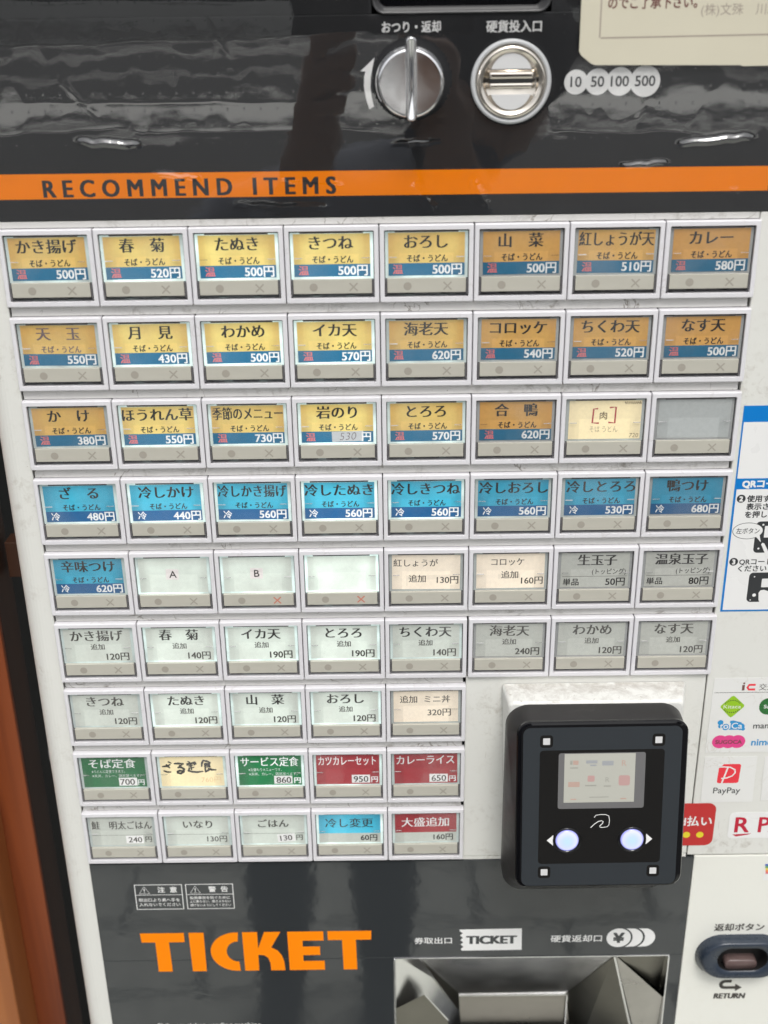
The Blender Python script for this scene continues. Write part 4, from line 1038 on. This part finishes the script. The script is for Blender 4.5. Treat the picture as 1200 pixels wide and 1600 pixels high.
# ------------------------------------------------------------------ crumpled clear film over the upper panel
def film():
    x0, x1, y0, y1 = -159, 175, 3.6, 100
    nx, ny = 350, 240
    creases = []   # (points, width, height)
    rnd = random.Random(4)
    for (xa, ya, xb, yb, h, w) in ((-122.0, 34.6, -96, 33.0, 1.0, 1.3), (-92, 21.8, -73, 19.4, .55, 1.0), (122, 31.5, 153, 32.4, 1.0, 1.3), (99, 22.5, 119, 23.4, .6, 1.0),
                                    (-159, 37, -100, 40, .012, 1.4), (-100, 39, 0, 37, .012, 1.4), (70, 36, 158, 34, .012, 1.4), (-159, 71, -60, 73, .008, 1.2), (-60, 72, 0, 76, .008, 1.2), (-159, 88, -20, 86, .010, 1.2), (-150, 50, -30, 49, .008, 1.2),
                                    (6, 32, 26, 33, .22, .9), (-66, 88, -58, 62, .02, 1.0), (-128, 60, -112, 44, .02, 1.2), (108, 50, 104, 34, .02, 1.0), (14, 16, 24, 5, .2, 1.6), (146, 14, 150, 6, .15, 1.5), (38, 18, 46, 6, .2, 1.6), (-60, 9, -20, 7, .2, 1.4), (-40, 18, -14, 16, .2, 1.2)):
        n = 14; ph = rnd.uniform(0, 9)
        pts = [(xa + (xb - xa) * i / n + .9 * noise.noise((i * .7, ph, 0)), ya + (yb - ya) * i / n + 1.5 * noise.noise((i * .45, ph, 3))) for i in range(n + 1)]
        creases.append((pts, w, h))
    bm = bmesh.new(); grid = {}
    holes = ((13.5, 56.8, 15.8), (53.5, 55.5, 17.0))
    for j in range(ny + 1):
        for i in range(nx + 1):
            x = x0 + (x1 - x0) * i / nx; y = y0 + (y1 - y0) * j / ny
            p = Vector((x * .035, y * .06, 0)); q = Vector((x * .11, y * .16, 5))
            z = .9 + .035 * noise.noise(p) + .004 * noise.noise(q) + .001 * noise.noise(q * 3)
            for pts, w, h in creases:
                if not (min(pts[0][1], pts[-1][1]) - 6 < y < max(pts[0][1], pts[-1][1]) + 6 and min(pts[0][0], pts[-1][0]) - 6 < x < max(pts[0][0], pts[-1][0]) + 6): continue
                best = 1e9; bt = 0
                for k in range(len(pts) - 1):
                    ax, ay = pts[k]; bx, by = pts[k + 1]; dx, dy = bx - ax, by - ay
                    t = max(0, min(1, ((x - ax) * dx + (y - ay) * dy) / (dx * dx + dy * dy)))
                    d = math.hypot(x - ax - t * dx, y - ay - t * dy)
                    if d < best: best = d; bt = (k + t) / (len(pts) - 1)
                if best < w * 2.5: z -= h * math.exp(-(best / w) ** 2 * 1.6) * math.sin(math.pi * min(1, max(0, bt))) ** .6
            grid[i, j] = (x, y, z)
    V = {k: bm.verts.new((v[0] * S, v[2] * S, v[1] * S)) for k, v in grid.items()}
    for j in range(ny):
        for i in range(nx):
            x, y, _ = grid[i, j]
            if any(math.hypot(x - a, y - b_) < r for a, b_, r in holes): continue
            if -3.4 < x < 70 and y > 79.8: continue
            bm.faces.new([V[i, j], V[i + 1, j], V[i + 1, j + 1], V[i, j + 1]])
    for v in [v for v in bm.verts if not v.link_faces]: bm.verts.remove(v)
    me = bpy.data.meshes.new('clear_film'); bm.to_mesh(me); bm.free()
    for p in me.polygons: p.use_smooth = True
    return me
fo = obj('clear_film', film(), M['film'])
tag(fo, 'crumpled clear vinyl film stretched over the dark upper panel and orange stripe', 'plastic film')

# ------------------------------------------------------------------ left of the machine: timber post, its shaded side, bits in the gap
def wood(name, c1, c2):
    m, n, l, p = nodes_of(name)
    geo = n.new('ShaderNodeNewGeometry'); mp = n.new('ShaderNodeMapping'); mp.inputs['Scale'].default_value = (60, 60, 2.2); l.new(geo.outputs['Position'], mp.inputs['Vector'])
    t = n.new('ShaderNodeTexNoise'); t.inputs['Scale'].default_value = 1.3; t.inputs['Detail'].default_value = 7; t.inputs['Distortion'].default_value = .6; l.new(mp.outputs[0], t.inputs['Vector'])
    cr = n.new('ShaderNodeValToRGB'); cr.color_ramp.elements[0].position = .35; cr.color_ramp.elements[0].color = (*c1, 1); cr.color_ramp.elements[1].position = .68; cr.color_ramp.elements[1].color = (*c2, 1)
    l.new(t.outputs['Fac'], cr.inputs[0]); l.new(cr.outputs[0], p.inputs['Base Color']); p.inputs['Roughness'].default_value = .42
    b_ = n.new('ShaderNodeBump'); b_.inputs['Distance'].default_value = .0004; b_.inputs['Strength'].default_value = .5; l.new(t.outputs['Fac'], b_.inputs['Height']); l.new(b_.outputs[0], p.inputs['Normal'])
    return m
M['wood'] = wood('varnished red brown timber', (.15, .032, .009), (.27, .065, .016))
M['wood2'] = wood('orange varnished board', (.28, .09, .022), (.38, .135, .036))
M['wood_shaded'] = wood('shaded timber', (.035, .014, .008), (.06, .024, .012))  # timber with shade put into its colour
b = MB().use(M['wood']); b.box(-420, -208.4, -1359.9, 900, 60, 64, 1.0)
po = obj('timber_post', b.mesh('timber_post'), None); tag(po, 'red brown varnished timber facing board left of the machine', 'post')
b = MB().use(M['wood2']); b.box(-420, -225.5, -1359.9, 900, 32, 59.8, 1.0)
p2 = obj('timber_board', b.mesh('timber_board'), None); tag(p2, 'lighter orange board nailed on the front of the timber post', 'board')
b = MB().use(M['wood_shaded']); b.box(-420, -208.7, -1359.9, 900, 64.3, 92.5, 1.0)  # side of the post, its shade painted as darker wood
p3 = obj('shaded_post_side', b.mesh('shaded_post_side'), None); tag(p3, 'dark brown post side with shade painted in, left of the machine', 'post side')
b = MB().use(M['wood']); b.box(-212, -204.5, -203, -181, 84, 92.2, .5)
b = MB().use(M['wood_shaded']); b.box(-205.8, -197.5, -203, -182, 80, 92.2, .5)  # orange block, dimmed for the shaded gap by the darker wood colour
p4 = obj('wood_block', b.mesh('wood_block'), None); tag(p4, 'small orange wood block high in the dark gap beside the machine', 'block')
b = MB().use(M['greyring']); b.box(-208, -176, -339, -331, 100, 108, .5)
b = MB().use(M['greyring']); b.box(-196, -175.2, -318, -310.5, 70, 78, .5)
p5 = obj('metal_bracket', b.mesh('metal_bracket'), None); tag(p5, 'small grey metal bracket bridging the dark gap beside the machine', 'bracket')
b = MB().use(M['black']); b.box(-900, 900, -1359.9, 1500, 460, 480)  # black colour stands in for the shade deep in the gap
p6 = obj('wall', b.mesh('wall'), None); tag(p6, 'wall behind the ticket machine, blackened to stand for shade in the gap', 'wall')

# ------------------------------------------------------------------ ground in front (mirrored in the glossy panels)
def paving():
    m, n, l, p = nodes_of('grey stone paving')
    geo = n.new('ShaderNodeNewGeometry')
    t = n.new('ShaderNodeTexNoise'); t.inputs['Scale'].default_value = 30; t.inputs['Detail'].default_value = 8; l.new(geo.outputs['Position'], t.inputs['Vector'])
    cr = n.new('ShaderNodeValToRGB'); cr.color_ramp.elements[0].position = .3; cr.color_ramp.elements[0].color = (.42, .43, .39, 1); cr.color_ramp.elements[1].position = .75; cr.color_ramp.elements[1].color = (.62, .63, .57, 1)
    l.new(t.outputs['Fac'], cr.inputs[0]); l.new(cr.outputs[0], p.inputs['Base Color']); p.inputs['Roughness'].default_value = .8
    return m
M['paving'] = paving(); M['joint'] = simple('dark joint', (.06, .06, .055), .9)
M['asphalt'] = simple('asphalt', (.055, .056, .056), .85, var=.2, scale=8)
M['palestone'] = simple('pale stone', (.82, .82, .78), .7, var=.15, scale=12)
M['hedge'] = simple('dark far wall paint', (.05, .055, .05), .8, var=.5, scale=3)
b = MB().use(M['joint']); b.box(-60000, 60000, -1500, -1364, -62000, 3000)
gd = obj('ground', b.mesh('ground'), None, None); gd['kind'] = 'structure'
tile = MB().use(M['paving']); tile.box(0, 290, -4, 0, 0, 143, 3); tm = tile.mesh('paving_stone')
pv = empty('pavement', (0, -1360, -1500), None, None, kind='structure')
for i in range(-5, 5):
    for j in range(14):
        o = obj('paving_stone', tm, None, pv, (i * 300 + (150 if j % 2 else 0), -1360, -150 * (j + 1) + 10))
b = MB().use(M['asphalt']); b.box(-60000, 60000, -1363.9, -1359.9, -60000, -2100)
rdw = obj('road', b.mesh('road'), None, None); rdw['kind'] = 'structure'
b = MB().use(M['palestone'])
for za, zb in ((-17200, -14500), (-13350, -12950), (-31500, -30000), (-22000, -21500)): b.box(-40000, 40000, -1359.8, -1357, za, zb)  # pale strips added out of view for the bands they reflect in the film
k1 = obj('reflection_strips', b.mesh('reflection_strips'), None, None); k1['kind'] = 'structure'
b = MB().use(M['palestone']); b.box(-40000, 40000, -1360, -480, -46500, -46000)
tag(obj('low_wall', b.mesh('low_wall'), None), 'long low pale stone wall on the far side of the road, seen only mirrored in the film', 'low wall')
b = MB().use(M['hedge']); b.box(-50000, 50000, -1360, 6000, -50500, -50000)
tag(obj('far_wall', b.mesh('far_wall'), None), 'dark wall beyond the low pale wall, seen only mirrored in the film', 'wall')

# ------------------------------------------------------------------ the photographer, seen only as dark shapes in the glossy panels
def person():
    J = [((-.075, -.95, .80), .13), ((-.075, -.95, .95), .115), ((-.06, -.94, 1.10), .135), ((-.05, -.93, 1.20), .09), ((.04, -.90, 1.25), .05), ((.12, -.87, 1.31), .072), ((.13, -.88, 1.38), .078)]
    E = [(i, i + 1) for i in range(6)]
    for sx, hx, kx, fx in ((-1, -.15, -.165, -.17), (1, -.0, -.012, -.01)):
        k = len(J)
        J += [((hx, -.95, .72), .085), ((kx, -.90, .42), .062), ((fx, -.91, .10), .052), ((fx, -.89, .045), .042), ((fx, -.74, .035), .034)]
        E += [(0, k), (k, k + 1), (k + 1, k + 2), (k + 2, k + 3), (k + 3, k + 4)]
    for sx in (-1, 1):
        k = len(J); bx = -.05
        J += [((bx + sx * .15, -.92, 1.18), .055), ((bx + sx * .21, -.80, 1.02), .042), ((sx * .085, -.62, 1.22), .032), ((sx * .05, -.565, 1.36), .026)]
        E += [(3, k), (k, k + 1), (k + 1, k + 2), (k + 2, k + 3)]
        h = k + 3
        for q, (dx, dz, ln) in enumerate(((-.012, .028, .050), (-.010, .012, .056), (-.009, -.004, .052), (-.006, -.020, .042), (-.012, .0, .036))):
            k = len(J); wx = sx * .05
            J += [((wx + sx * .004, -.540 - .002 * q, 1.375 + dz), .0085), ((wx - sx * ln * .6, -.528, 1.385 + dz * 1.1), .0072)]
            E += [(h, k), (k, k + 1)]
    me = bpy.data.meshes.new('person'); me.from_pydata([j[0] for j in J], E, [])
    o = bpy.data.objects.new('person_skin', me); col.objects.link(o)
    m = o.modifiers.new('s', 'SKIN'); o.modifiers.new('d', 'SUBSURF').levels = 2
    if not me.skin_vertices: me.attributes.new
    for v, (_, r) in zip(me.skin_vertices[0].data, J): v.radius = (r, r)
    me.skin_vertices[0].data[0].use_root = True
    dg = bpy.context.evaluated_depsgraph_get()
    out = bpy.data.meshes.new_from_object(o.evaluated_get(dg)); bpy.data.objects.remove(o)
    out.materials.clear()
    for k in ('cloth_dark', 'cloth_grey', 'skin', 'shoe'): out.materials.append(M[k])
    for p in out.polygons:
        c = p.center; p.use_smooth = True
        p.material_index = 3 if c.z < .075 else 0 if c.z < .86 else 2 if (c.z > 1.29 and c.y < -.7 or (c.y > -.60 and c.z > 1.30)) else 1
    return out
M['cloth_dark'] = simple('dark trousers', (.012, .013, .018), .9); M['cloth_grey'] = simple('grey blue jacket', (.16, .18, .22), .8)
M['skin'] = simple('skin', (.30, .19, .14), .5); M['shoe'] = simple('dark shoes', (.03, .03, .03), .5)
pe = bpy.data.objects.new('person', person()); col.objects.link(pe)
tag(pe, 'person in dark trousers and grey jacket holding up a phone, mirrored in the glossy panels', 'person')
hb = bmesh.new(); bmesh.ops.create_uvsphere(hb, u_segments=20, v_segments=12, radius=.098, matrix=Matrix.Translation((.13, -.895, 1.385)) @ Matrix.Diagonal((.9, 1.0, .9, 1)))
hm = bpy.data.meshes.new('hair'); hb.to_mesh(hm); hb.free(); hm.materials.append(M['cloth_dark'])
ho = bpy.data.objects.new('hair', hm); col.objects.link(ho); ho.parent = pe
b = MB().use(M['blackgloss']); b.box(-72, 76, 55, 127, -520, -511.5, 2)
ph = obj('mobile_phone', b.mesh('mobile_phone'), None); tag(ph, 'black mobile phone held up by the person in front of the machine', 'phone')
